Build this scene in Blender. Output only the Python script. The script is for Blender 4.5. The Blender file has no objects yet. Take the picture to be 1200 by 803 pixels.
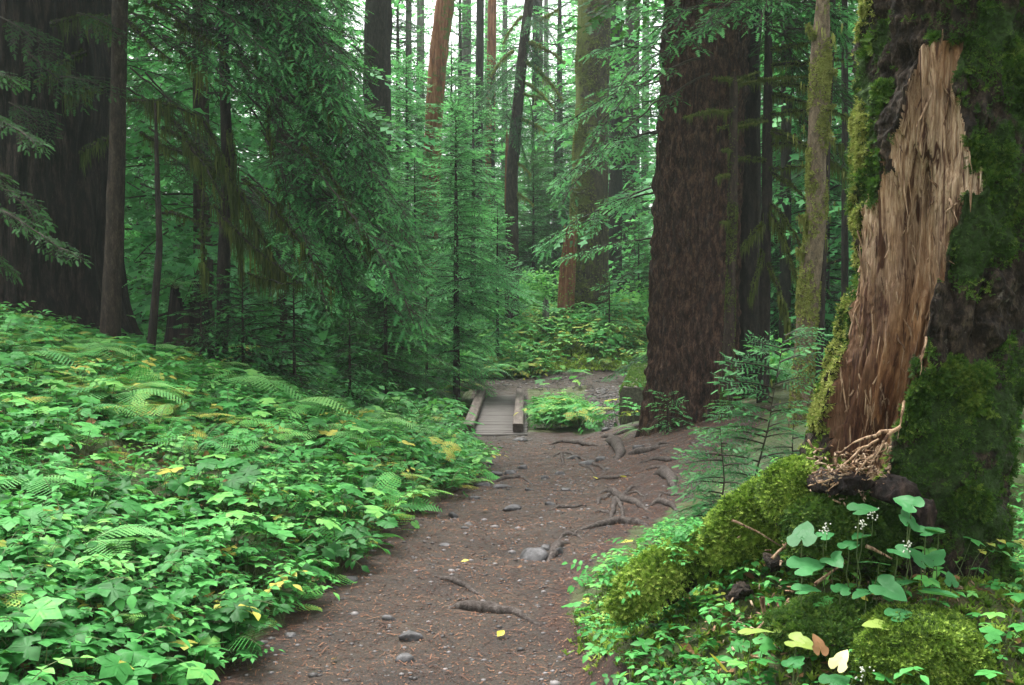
import bpy, math
import numpy as np
from math import radians as rad, pi

# ------------------------------------------------------------------ camera, world, sun, exposure
scene = bpy.context.scene
COL = scene.collection
CAM_H, PITCH, FPX = 1.6, rad(3.18), 1287.0
cam_d = bpy.data.cameras.new("camera")
cam_d.sensor_width = 36.0
cam_d.lens = 36.0 * FPX / 1200.0
cam_d.clip_start = 0.05
cam_d.clip_end = 1500.0
cam = bpy.data.objects.new("camera", cam_d)
cam.location = (0, 0, CAM_H)
cam.rotation_euler = (pi / 2 - PITCH, 0, 0)
COL.objects.link(cam)
scene.camera = cam

SUN_EL, SUN_AZ = rad(66), rad(-35)      # azimuth measured from +Y towards +X
world = bpy.data.worlds.new("World")
scene.world = world
world.use_nodes = True
wn, wl = world.node_tree.nodes, world.node_tree.links
wn.clear()
w_out = wn.new("ShaderNodeOutputWorld")
w_bg = wn.new("ShaderNodeBackground")
w_sky = wn.new("ShaderNodeTexSky")
w_sky.sky_type = 'NISHITA'
w_sky.sun_disc = False
w_sky.sun_elevation = SUN_EL
w_sky.sun_rotation = SUN_AZ
w_sky.air_density = 1.0
w_sky.dust_density = 4.0
w_hsv = wn.new("ShaderNodeHueSaturation")
w_hsv.inputs["Saturation"].default_value = 0.10
w_bg.inputs[1].default_value = 0.15
wl.new(w_sky.outputs[0], w_hsv.inputs["Color"])
wl.new(w_hsv.outputs[0], w_bg.inputs[0])
wl.new(w_bg.outputs[0], w_out.inputs[0])

sun_d = bpy.data.lights.new("sun", 'SUN')
sun_d.energy = 1.5
sun_d.angle = rad(22)
sun_d.color = (1.0, 0.97, 0.92)
sun = bpy.data.objects.new("sun", sun_d)
sun.rotation_euler = (pi / 2 - SUN_EL, 0, pi - SUN_AZ)
COL.objects.link(sun)

scene.view_settings.view_transform = 'Standard'
scene.view_settings.look = 'None'
scene.view_settings.exposure = 1.95
scene.view_settings.gamma = 1.0
scene.view_settings.use_curve_mapping = False
cy = scene.cycles
cy.max_bounces = 5
cy.diffuse_bounces = 3
cy.glossy_bounces = 2
cy.transmission_bounces = 3
cy.transparent_max_bounces = 4
cy.sample_clamp_indirect = 4.0

RNG = np.random.default_rng(11)

# ------------------------------------------------------------------ numeric helpers
def W(px, py, Y):
    """point at depth Y seen at pixel (px, py) of the 1200 x 803 photograph"""
    cp, sp = math.cos(PITCH), math.sin(PITCH)
    u = (px - 600.0) / FPX
    v = (401.5 - py) / FPX
    dy = cp + v * sp
    dz = -sp + v * cp
    s = Y / dy
    return np.array([u * s, Y, CAM_H + dz * s])

def hash3(ix, iy, iz, seed):
    h = (ix * 374761393 + iy * 668265263 + iz * 2147483647 + seed * 1274126177) & 0xFFFFFFFF
    h = ((h ^ (h >> 13)) * 1103515245) & 0xFFFFFFFF
    h = ((h ^ (h >> 16)) * 2654435761) & 0xFFFFFFFF
    return ((h ^ (h >> 15)) & 0xFFFFFF) / float(0xFFFFFF)

def vnoise(p, seed=0):
    p = np.asarray(p, float)
    i = np.floor(p).astype(np.int64)
    f = p - i
    u = f * f * (3 - 2 * f)
    r = 0
    for dx in (0, 1):
        for dy in (0, 1):
            for dz in (0, 1):
                w = (u[..., 0] if dx else 1 - u[..., 0]) * (u[..., 1] if dy else 1 - u[..., 1]) * (u[..., 2] if dz else 1 - u[..., 2])
                r = r + w * hash3(i[..., 0] + dx, i[..., 1] + dy, i[..., 2] + dz, seed)
    return r * 2 - 1

def fbm(p, oct=4, seed=0, gain=0.5):
    p = np.asarray(p, float)
    a, r, n = 1.0, 0, 0
    for o in range(oct):
        r = r + a * vnoise(p * (2.03 ** o), seed + o * 17)
        n += a
        a *= gain
    return r / n

def sm(a, b, x):
    t = np.clip((x - a) / (b - a), 0, 1)
    return t * t * (3 - 2 * t)

def unit(v):
    v = np.asarray(v, float)
    return v / np.maximum(np.linalg.norm(v, axis=-1, keepdims=True), 1e-9)

def basis(d, up):
    """matrices whose columns are x = d, y, z ~ up"""
    d = unit(d)
    up = np.broadcast_to(np.asarray(up, float), d.shape)
    y = unit(np.cross(up, d))
    z = np.cross(d, y)
    return np.stack([d, y, z], axis=-1)

def rotz(a):
    a = np.asarray(a, float)
    c, s, o, z = np.cos(a), np.sin(a), np.ones_like(a), np.zeros_like(a)
    return np.stack([np.stack([c, -s, z], -1), np.stack([s, c, z], -1), np.stack([z, z, o], -1)], -2)

def tilt(ax, ang):
    """rotation by ang about the horizontal axis at azimuth ax"""
    return rotz(ax) @ rotx(ang) @ rotz(-np.asarray(ax))

def rotx(a):
    a = np.asarray(a, float)
    c, s, o, z = np.cos(a), np.sin(a), np.ones_like(a), np.zeros_like(a)
    return np.stack([np.stack([o, z, z], -1), np.stack([z, c, -s], -1), np.stack([z, s, c], -1)], -2)

class Buf:
    """a mesh under construction: vertices, triangles, quads, one float per vertex"""
    def __init__(self):
        self.V, self.T, self.Q, self.A, self.B, self.mT, self.mQ, self.n = [], [], [], [], [], [], [], 0
    def add(self, V, F, var=0.5, mat=0, aux=0.0):
        V = np.asarray(V, float).reshape(-1, 3)
        F = np.asarray(F, np.int64)
        self.V.append(V)
        self.A.append(np.broadcast_to(np.asarray(var, float), (len(V),)))
        self.B.append(np.broadcast_to(np.asarray(aux, float), (len(V),)))
        if len(F):
            if F.shape[1] == 3:
                self.T.append(F + self.n); self.mT.append(np.full(len(F), mat))
            else:
                self.Q.append(F + self.n); self.mQ.append(np.full(len(F), mat))
        self.n += len(V)
        return self
    def pack(self):
        z3, z4 = np.zeros((0, 3), np.int64), np.zeros((0, 4), np.int64)
        c = lambda l, z: np.concatenate(l) if l else z
        return dict(V=c(self.V, np.zeros((0, 3))), T=c(self.T, z3), Q=c(self.Q, z4), A=c(self.A, np.zeros(0)), B=c(self.B, np.zeros(0)),
                    mT=c(self.mT, np.zeros(0, int)), mQ=c(self.mQ, np.zeros(0, int)))
    def inst(self, P, M, t, dvar=None):
        """copies of packed template P by matrices M (n,3,3) at t (n,3); dvar (n,) is added to its float"""
        M = np.asarray(M, float).reshape(-1, 3, 3); t = np.asarray(t, float).reshape(-1, 3)
        n, nv = len(M), len(P['V'])
        if n == 0 or nv == 0: return self
        V = np.einsum('nij,vj->nvi', M, P['V']) + t[:, None, :]
        A = np.broadcast_to(P['A'], (n, nv))
        if dvar is not None: A = A + np.asarray(dvar)[:, None]
        off = (np.arange(n) * nv)[:, None, None] + self.n
        if len(P['T']):
            self.T.append((P['T'][None] + off).reshape(-1, 3)); self.mT.append(np.tile(P['mT'], n))
        if len(P['Q']):
            self.Q.append((P['Q'][None] + off).reshape(-1, 4)); self.mQ.append(np.tile(P['mQ'], n))
        self.V.append(V.reshape(-1, 3)); self.A.append(A.reshape(-1)); self.B.append(np.tile(P['B'], n))
        self.n += n * nv
        return self

def tube(pts, rad_, nseg=8, cap=False):
    pts = np.asarray(pts, float); m = len(pts)
    r = np.broadcast_to(np.asarray(rad_, float), (m,))
    d = unit(np.gradient(pts, axis=0))
    ref = np.array([0.0, 0, 1]) if abs(d[0][2]) < 0.9 else np.array([1.0, 0, 0])
    n0 = unit(np.cross(d[0], ref)); N = [n0]
    for i in range(1, m):
        v = N[-1] - d[i] * np.dot(N[-1], d[i]); N.append(unit(v))
    N = np.array(N); B = np.cross(d, N)
    th = np.linspace(0, 2 * pi, nseg, endpoint=False)
    V = pts[:, None, :] + r[:, None, None] * (np.cos(th)[None, :, None] * N[:, None, :] + np.sin(th)[None, :, None] * B[:, None, :])
    return V.reshape(-1, 3), gridq(m, nseg, True)

def gridq(m, n, wrap=False):
    j = np.arange(n if wrap else n - 1)
    i = np.arange(m - 1)
    I, J = np.meshgrid(i, j, indexing='ij')
    J2 = (J + 1) % n
    return np.stack([I * n + J, I * n + J2, (I + 1) * n + J2, (I + 1) * n + J], -1).reshape(-1, 4)

def bend(p0, p1, sag=0.0, n=12, wob=0.0, seed=0, side=0.0):
    t = np.linspace(0, 1, n)[:, None]
    p0, p1 = np.asarray(p0, float), np.asarray(p1, float)
    p = p0 + (p1 - p0) * t
    L = np.linalg.norm(p1 - p0)
    p[:, 2] += sag * L * 4 * (t * (1 - t))[:, 0]
    if wob:
        q = t * 5.0
        for k in range(3):
            p[:, k] += wob * L * fbm(np.concatenate([q, q * 0 + k * 7.3, q * 0 + seed * 1.7], 1), 3, seed)* np.sin(pi * np.minimum(t[:, 0] * 1.2, 1)) 
    return p

def mesh_from(P, name, mats, smooth=False):
    me = bpy.data.meshes.new(name)
    V, T, Q = P['V'], P['T'], P['Q']
    me.vertices.add(len(V)); me.vertices.foreach_set("co", V.astype(np.float32).ravel())
    idx = np.concatenate([T.ravel(), Q.ravel()]).astype(np.int32)
    me.loops.add(len(idx)); me.loops.foreach_set("vertex_index", idx)
    nt, nq = len(T), len(Q)
    me.polygons.add(nt + nq)
    ls = np.concatenate([np.arange(nt) * 3, nt * 3 + np.arange(nq) * 4]).astype(np.int32)
    me.polygons.foreach_set("loop_start", ls)
    mi = np.concatenate([P['mT'], P['mQ']]).astype(np.int32)
    me.polygons.foreach_set("material_index", mi)
    if smooth: me.polygons.foreach_set("use_smooth", np.ones(nt + nq, bool))
    me.update(calc_edges=True)
    a = me.attributes.new("var", 'FLOAT', 'POINT'); a.data.foreach_set("value", P['A'].astype(np.float32))
    if np.any(P['B']):
        a = me.attributes.new("aux", 'FLOAT', 'POINT'); a.data.foreach_set("value", P['B'].astype(np.float32))
    for m in (mats if isinstance(mats, (list, tuple)) else [mats]): me.materials.append(m)
    return me

def build(buf, name, mats, parent=None, smooth=False, local=False):
    P = buf.pack() if isinstance(buf, Buf) else buf
    if parent is not None and not local:
        base = np.zeros(3); q = parent
        while q is not None:
            base += np.array(q.location); q = q.parent
        P = dict(P); P['V'] = P['V'] - base
    o = bpy.data.objects.new(name, mesh_from(P, name, mats, smooth))
    COL.objects.link(o)
    if parent is not None: o.parent = parent
    return o

def mesh_thing(buf, name, mats, label, cat, group=None, smooth=False):
    """a thing that is one mesh, its origin at the base of its bounding box"""
    P = buf.pack(); P = dict(P)
    lo, hi = P['V'].min(0), P['V'].max(0)
    c = np.array([(lo[0] + hi[0]) / 2, (lo[1] + hi[1]) / 2, lo[2]])
    P['V'] = P['V'] - c
    o = bpy.data.objects.new(name, mesh_from(P, name, mats, smooth)); COL.objects.link(o)
    o.location = c
    tag(o, label, cat, group)
    return o

def tag(o, label, cat, group=None):
    o['label'] = label; o['category'] = cat
    if group: o['group'] = group
    return o

def thing(name, label, cat, loc=(0, 0, 0), group=None):
    o = bpy.data.objects.new(name, None); o.empty_display_size = 0.1
    COL.objects.link(o); o.location = [float(c) for c in loc]
    return tag(o, label, cat, group)

def kind(o, k):
    o['kind'] = k
    return o

# ------------------------------------------------------------------ materials
def new_mat(name):
    m = bpy.data.materials.new(name); m.use_nodes = True
    m.node_tree.nodes.clear()
    return m, m.node_tree.nodes, m.node_tree.links

def nd(N, t, **kw):
    n = N.new(t)
    for k, v in kw.items():
        if k.startswith('i_'):
            key = k[2:]; key = int(key) if key.isdigit() else key.replace('_', ' ')
            n.inputs[key].default_value = v
        else: setattr(n, k, v)
    return n

def ramp(N, L, fac, stops, interp='LINEAR'):
    r = N.new("ShaderNodeValToRGB"); cr = r.color_ramp; cr.interpolation = interp
    while len(cr.elements) < len(stops): cr.elements.new(0.5)
    for e, (p, c) in zip(cr.elements, stops):
        e.position = p; e.color = (*c, 1) if len(c) == 3 else c
    L.new(fac, r.inputs[0])
    return r.outputs[0]

def mixc(N, L, fac, a, b, mode='MIX'):
    m = N.new("ShaderNodeMix"); m.data_type = 'RGBA'; m.blend_type = mode
    for s, v in ((0, fac), (6, a), (7, b)):
        if hasattr(v, 'links') or hasattr(v, 'is_linked'): L.new(v, m.inputs[s])
        else: m.inputs[s].default_value = v if s == 0 else (*v, 1)
    return m.outputs[2]

def mathn(N, L, op, a, b=0.0, clamp=False):
    m = N.new("ShaderNodeMath"); m.operation = op; m.use_clamp = clamp
    for s, v in ((0, a), (1, b)):
        if hasattr(v, 'is_linked'): L.new(v, m.inputs[s])
        else: m.inputs[s].default_value = v
    return m.outputs[0]

def noise(N, L, vec, scale, detail=4, rough=0.55, dist=0.0):
    n = nd(N, "ShaderNodeTexNoise"); n.inputs["Scale"].default_value = scale; n.inputs["Detail"].default_value = detail
    n.inputs["Roughness"].default_value = rough; n.inputs["Distortion"].default_value = dist
    L.new(vec, n.inputs["Vector"])
    return n.outputs[0]

def attr(N, name):
    a = N.new("ShaderNodeAttribute"); a.attribute_name = name
    return a.outputs["Fac"]

def leaf_mat(name, stops, rough=0.45, trans=0.35, spec=0.4, nscale=9.0, namp=0.25, objvar=0.0):
    m, N, L = new_mat(name)
    tc = N.new("ShaderNodeTexCoord").outputs["Object"]
    n1 = noise(N, L, tc, nscale, 2)
    f = mathn(N, L, 'ADD', attr(N, "var"), mathn(N, L, 'MULTIPLY', mathn(N, L, 'SUBTRACT', n1, 0.5), namp))
    if objvar:
        oi = N.new("ShaderNodeObjectInfo").outputs["Random"]
        f = mathn(N, L, 'ADD', f, mathn(N, L, 'MULTIPLY', mathn(N, L, 'SUBTRACT', oi, 0.5), objvar))
    c = ramp(N, L, f, stops)
    p = nd(N, "ShaderNodeBsdfPrincipled"); L.new(c, p.inputs["Base Color"])
    p.inputs["Roughness"].default_value = rough; p.inputs["Specular IOR Level"].default_value = spec
    t = N.new("ShaderNodeBsdfTranslucent")
    L.new(mixc(N, L, 0.35, c, (0.12, 0.30, 0.03)), t.inputs[0])
    mx = N.new("ShaderNodeMixShader"); mx.inputs[0].default_value = trans
    L.new(p.outputs[0], mx.inputs[1]); L.new(t.outputs[0], mx.inputs[2])
    o = N.new("ShaderNodeOutputMaterial"); L.new(mx.outputs[0], o.inputs[0])
    return m

def bark_mat(name, c1, c2, c3, scale=14.0, stretch=0.18, bump=0.6, moss=None, moss_amt=0.0, rough=0.9, lichen=None):
    """bark whose colour runs c1..c3 over a stretched noise; moss over it where noise + the mesh's aux say so"""
    m, N, L = new_mat(name)
    tc = N.new("ShaderNodeTexCoord").outputs["Object"]
    mp = nd(N, "ShaderNodeMapping"); L.new(tc, mp.inputs[0]); mp.inputs["Scale"].default_value = (1, 1, stretch)
    n1 = noise(N, L, mp.outputs[0], scale, 6, 0.65, 0.3)
    n2 = noise(N, L, mp.outputs[0], scale * 5, 4, 0.7)
    n3 = noise(N, L, tc, scale * 0.25, 3)
    f = mathn(N, L, 'ADD', mathn(N, L, 'MULTIPLY', n1, 0.6), mathn(N, L, 'MULTIPLY', n2, 0.4))
    c = ramp(N, L, f, [(0.38, c1), (0.5, c2), (0.63, c3)])
    c = mixc(N, L, mathn(N, L, 'MULTIPLY', n3, 0.35), c, c1)
    if lichen:
        lm = ramp(N, L, noise(N, L, tc, scale * 0.8, 5, 0.7), [(0.62, (0, 0, 0)), (0.68, (1, 1, 1))])
        c = mixc(N, L, lm, c, lichen)
    h = f
    if moss is not None:
        nm = noise(N, L, tc, 5.0, 6, 0.7)
        mm = mathn(N, L, 'ADD', mathn(N, L, 'MULTIPLY', mathn(N, L, 'SUBTRACT', nm, 0.5), 1.8), mathn(N, L, 'ADD', attr(N, "aux"), moss_amt))
        mk = ramp(N, L, mm, [(0.42, (0, 0, 0)), (0.6, (1, 1, 1))])
        nf = noise(N, L, tc, 70.0, 3, 0.7)
        mc = ramp(N, L, nf, [(0.3, tuple(x * 0.45 for x in moss)), (0.55, moss), (0.75, tuple(min(1, x * 1.7) for x in moss))])
        c = mixc(N, L, mk, c, mc)
        h = mathn(N, L, 'ADD', h, mathn(N, L, 'MULTIPLY', mathn(N, L, 'MULTIPLY', mk, nf), 0.8))
    p = nd(N, "ShaderNodeBsdfPrincipled"); L.new(c, p.inputs["Base Color"])
    p.inputs["Roughness"].default_value = rough; p.inputs["Specular IOR Level"].default_value = 0.25
    b = nd(N, "ShaderNodeBump"); b.inputs["Strength"].default_value = bump; b.inputs["Distance"].default_value = 0.03
    L.new(h, b.inputs["Height"]); L.new(b.outputs[0], p.inputs["Normal"])
    o = N.new("ShaderNodeOutputMaterial"); L.new(p.outputs[0], o.inputs[0])
    return m

def plain_noise_mat(name, stops, scale=20.0, rough=0.8, bump=0.4, spec=0.3, usevar=0.0, stretch=(1, 1, 1), dist=0.01):
    m, N, L = new_mat(name)
    tc = N.new("ShaderNodeTexCoord").outputs["Object"]
    mp = nd(N, "ShaderNodeMapping"); L.new(tc, mp.inputs[0]); mp.inputs["Scale"].default_value = stretch
    n1 = noise(N, L, mp.outputs[0], scale, 6, 0.65)
    f = n1
    if usevar: f = mathn(N, L, 'ADD', n1, mathn(N, L, 'MULTIPLY', mathn(N, L, 'SUBTRACT', attr(N, "var"), 0.5), usevar))
    c = ramp(N, L, f, stops)
    p = nd(N, "ShaderNodeBsdfPrincipled"); L.new(c, p.inputs["Base Color"])
    p.inputs["Roughness"].default_value = rough; p.inputs["Specular IOR Level"].default_value = spec
    b = nd(N, "ShaderNodeBump"); b.inputs["Strength"].default_value = bump; b.inputs["Distance"].default_value = dist
    L.new(n1, b.inputs["Height"]); L.new(b.outputs[0], p.inputs["Normal"])
    o = N.new("ShaderNodeOutputMaterial"); L.new(p.outputs[0], o.inputs[0])
    return m

def ground_mat(name, trail=False):
    m, N, L = new_mat(name)
    tc = N.new("ShaderNodeTexCoord").outputs["Object"]
    big = noise(N, L, tc, 0.9, 4)
    mid = noise(N, L, tc, 9.0, 6, 0.65)
    fine = noise(N, L, tc, 85.0, 5, 0.75)
    vo = nd(N, "ShaderNodeTexVoronoi"); vo.inputs["Scale"].default_value = 60.0; L.new(tc, vo.inputs["Vector"])
    chip = ramp(N, L, noise(N, L, tc, 190.0, 3, 0.6, 1.5), [(0.56, (0, 0, 0)), (0.62, (1, 1, 1))])
    vo2 = nd(N, "ShaderNodeTexVoronoi"); vo2.inputs["Scale"].default_value = 28.0; L.new(tc, vo2.inputs["Vector"])
    dirt = ramp(N, L, mathn(N, L, 'ADD', mathn(N, L, 'MULTIPLY', mid, .5), mathn(N, L, 'MULTIPLY', fine, .5)),
                [(0.36, (0.0065, 0.0050, 0.0034)), (0.52, (0.030, 0.0235, 0.0160)), (0.68, (0.082, 0.068, 0.051))])
    dirt = mixc(N, L, mathn(N, L, 'MULTIPLY', ramp(N, L, noise(N, L, tc, 1.6, 5, .6), [(.45, (0, 0, 0)), (.6, (1, 1, 1))]), .65), dirt, (0.013, 0.0105, 0.0085))
    peb = ramp(N, L, vo2.outputs["Distance"], [(0.0, (1, 1, 1)), (0.22, (1, 1, 1)), (0.3, (0, 0, 0))])
    pebm = mathn(N, L, 'MULTIPLY', peb, ramp(N, L, noise(N, L, tc, 3.0, 4), [(0.5, (0, 0, 0)), (0.62, (1, 1, 1))]))
    dirt = mixc(N, L, mathn(N, L, 'MULTIPLY', pebm, 0.4), dirt, (0.11, 0.105, 0.108))
    duff = ramp(N, L, mathn(N, L, 'ADD', mathn(N, L, 'MULTIPLY', mid, .35), mathn(N, L, 'MULTIPLY', fine, .65)),
                [(0.38, (0.006, 0.0038, 0.003)), (0.52, (0.029, 0.0145, 0.0095)), (0.66, (0.08, 0.038, 0.023))])
    # aux: 0 mossy forest floor, 1 reddish needle duff, 2 grey trodden trail
    aux = attr(N, "aux")
    jit = mathn(N, L, 'MULTIPLY', mathn(N, L, 'SUBTRACT', mathn(N, L, 'ADD', mathn(N, L, 'MULTIPLY', big, .5), mathn(N, L, 'MULTIPLY', mid, .5)), 0.5), 1.5)
    a2 = mathn(N, L, 'ADD', aux, jit)
    moss = ramp(N, L, mathn(N, L, 'ADD', mathn(N, L, 'MULTIPLY', big, .4), mathn(N, L, 'MULTIPLY', fine, .6)),
                [(0.36, (0.018, 0.022, 0.008)), (0.5, (0.05, 0.075, 0.018)), (0.62, (0.085, 0.06, 0.025)), (0.72, (0.12, 0.17, 0.035))])
    c = mixc(N, L, ramp(N, L, a2, [(0.42, (0, 0, 0)), (0.6, (1, 1, 1))]), moss, duff)
    f2 = mathn(N, L, 'MULTIPLY', mathn(N, L, 'SUBTRACT', a2, 1.0), 1.0, True)
    c = mixc(N, L, ramp(N, L, f2, [(0.3, (0, 0, 0)), (0.62, (1, 1, 1))]), c, dirt)
    c = mixc(N, L, mathn(N, L, 'MULTIPLY', chip, mathn(N, L, 'MULTIPLY', aux, 0.30, True)), c, (0.17, 0.065, 0.03))
    p = nd(N, "ShaderNodeBsdfPrincipled"); L.new(c, p.inputs["Base Color"])
    rr = ramp(N, L, mid, [(0.4, (0.5, 0.5, 0.5)), (0.6, (0.85, 0.85, 0.85))])
    L.new(rr, p.inputs["Roughness"])
    p.inputs["Specular IOR Level"].default_value = 0.35
    h = mathn(N, L, 'ADD', mathn(N, L, 'ADD', fine, mathn(N, L, 'MULTIPLY', mid, 1.5)), mathn(N, L, 'MULTIPLY', pebm, 0.5))
    b = nd(N, "ShaderNodeBump"); b.inputs["Strength"].default_value = 0.9; b.inputs["Distance"].default_value = 0.012
    L.new(h, b.inputs["Height"]); L.new(b.outputs[0], p.inputs["Normal"])
    o = N.new("ShaderNodeOutputMaterial"); L.new(p.outputs[0], o.inputs[0])
    return m

M = {}
# conifer needles: blue-green shade sprays to light fresh tips
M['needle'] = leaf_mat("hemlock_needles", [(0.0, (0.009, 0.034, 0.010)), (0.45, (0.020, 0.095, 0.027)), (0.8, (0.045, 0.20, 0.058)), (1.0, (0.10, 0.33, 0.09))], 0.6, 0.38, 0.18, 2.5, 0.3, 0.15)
M['needle_dark'] = leaf_mat("shaded_hemlock_needles", [(0.0, (0.008, 0.022, 0.007)), (0.5, (0.016, 0.058, 0.016)), (1.0, (0.035, 0.12, 0.030))], 0.65, 0.3, 0.15, 2.5, 0.3, 0.1)  # dark copy of the hemlock needles, forest shade painted into the colour
M['needle_bright'] = leaf_mat("lit_hemlock_needles", [(0.0, (0.04, 0.17, 0.055)), (0.5, (0.11, 0.42, 0.14)), (1.0, (0.22, 0.62, 0.21))], 0.55, 0.48, 0.2, 2.5, 0.3, 0.15)  # light copy of the hemlock needles, brightness of the open middle painted in
M['needle_sapling'] = leaf_mat("sapling_needles", [(0.0, (0.016, 0.07, 0.022)), (0.5, (0.04, 0.17, 0.055)), (1.0, (0.10, 0.32, 0.10))], 0.5, 0.4, 0.2, 2.5, 0.3, 0.15)
M['herb'] = leaf_mat("herb_leaves", [(0.0, (0.018, 0.105, 0.018)), (0.35, (0.055, 0.26, 0.055)), (0.65, (0.11, 0.41, 0.095)), (0.88, (0.25, 0.53, 0.12)), (1.0, (0.45, 0.42, 0.08))], 0.5, 0.36, 0.18, 38.0, 0.42)
M['herb_dark'] = leaf_mat("understory_leaves", [(0.0, (0.03, 0.14, 0.030)), (0.5, (0.11, 0.42, 0.09)), (1.0, (0.28, 0.62, 0.14))], 0.5, 0.42, 0.25, 1.2, 0.4)
M['fern'] = leaf_mat("fern_fronds", [(0.0, (0.035, 0.17, 0.045)), (0.5, (0.10, 0.36, 0.11)), (1.0, (0.26, 0.54, 0.15))], 0.5, 0.38, 0.2, 5.0, 0.25)
M['moss'] = leaf_mat("green_moss", [(0.0, (0.012, 0.030, 0.006)), (0.4, (0.035, 0.085, 0.012)), (0.75, (0.07, 0.135, 0.018)), (1.0, (0.14, 0.20, 0.03))], 0.75, 0.3, 0.2, 8.0, 0.4)
M['moss_lime'] = leaf_mat("lime_feather_moss", [(0.0, (0.022, 0.045, 0.008)), (0.35, (0.085, 0.155, 0.017)), (0.7, (0.21, 0.33, 0.04)), (1.0, (0.40, 0.50, 0.10))], 0.75, 0.3, 0.2, 10.0, 0.45)
M['moss_hang'] = leaf_mat("hanging_moss", [(0.0, (0.012, 0.016, 0.005)), (0.5, (0.038, 0.052, 0.012)), (1.0, (0.11, 0.13, 0.03))], 0.85, 0.35, 0.15, 4.0, 0.4)
M['moss_limb'] = leaf_mat("limb_moss", [(0.0, (0.025, 0.032, 0.008)), (0.5, (0.075, 0.095, 0.022)), (1.0, (0.17, 0.20, 0.05))], 0.85, 0.35, 0.1, 4.0, 0.4)
M['moss_pale'] = leaf_mat("pale_beard_moss", [(0.0, (0.07, 0.075, 0.018)), (0.5, (0.19, 0.20, 0.05)), (1.0, (0.36, 0.37, 0.11))], 0.85, 0.35, 0.15, 4.0, 0.4)
M['twig'] = plain_noise_mat("twig_bark", [(0.3, (0.015, 0.012, 0.008)), (0.7, (0.05, 0.04, 0.026))], 30, 0.9, 0.3)
M['stemg'] = plain_noise_mat("green_stem", [(0.3, (0.05, 0.09, 0.03)), (0.7, (0.12, 0.15, 0.05))], 30, 0.7, 0.1)
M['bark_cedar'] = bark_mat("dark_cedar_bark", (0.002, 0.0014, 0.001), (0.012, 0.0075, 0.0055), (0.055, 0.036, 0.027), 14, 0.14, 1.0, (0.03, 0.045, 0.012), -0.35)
M['bark_fir'] = bark_mat("red_brown_fir_bark", (0.006, 0.0035, 0.0025), (0.044, 0.0225, 0.0145), (0.16, 0.093, 0.062), 20, 0.32, 1.0, (0.04, 0.06, 0.015), -0.35)
M['bark_dark'] = bark_mat("dark_bark", (0.006, 0.005, 0.004), (0.02, 0.015, 0.011), (0.05, 0.038, 0.028), 22, 0.3, 0.6, (0.035, 0.05, 0.014), -0.1)
M['bark_brown'] = bark_mat("brown_bark", (0.010, 0.007, 0.005), (0.035, 0.024, 0.017), (0.085, 0.062, 0.045), 22, 0.3, 0.6, (0.05, 0.06, 0.02), -0.25)
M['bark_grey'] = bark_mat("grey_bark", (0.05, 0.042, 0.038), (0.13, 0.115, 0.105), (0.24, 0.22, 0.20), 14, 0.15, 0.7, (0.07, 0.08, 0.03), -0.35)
M['bark_mossy'] = bark_mat("mossy_bark", (0.022, 0.016, 0.010), (0.065, 0.048, 0.03), (0.13, 0.10, 0.06), 16, 0.25, 0.7, (0.125, 0.15, 0.03), 0.38)
M['bark_pole'] = bark_mat("moss_covered_pole_bark", (0.045, 0.034, 0.022), (0.13, 0.095, 0.06), (0.26, 0.20, 0.13), 30, 0.5, 0.8, (0.15, 0.15, 0.045), -.15)
M['bark_red'] = bark_mat("orange_rotten_wood", (0.06, 0.022, 0.012), (0.24, 0.085, 0.04), (0.40, 0.19, 0.10), 14, 0.10, 0.8, (0.10, 0.13, 0.025), -0.12)
M['bark_snag'] = bark_mat("snag_bark", (0.005, 0.0035, 0.0025), (0.024, 0.017, 0.011), (0.10, 0.072, 0.048), 30, 0.45, 1.0, (0.030, 0.062, 0.012), -0.12, lichen=(0.12, 0.105, 0.085))
M['root'] = bark_mat("grey_root_bark", (0.022, 0.017, 0.014), (0.075, 0.060, 0.052), (0.17, 0.145, 0.13), 40, 0.6, 0.7)

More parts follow.
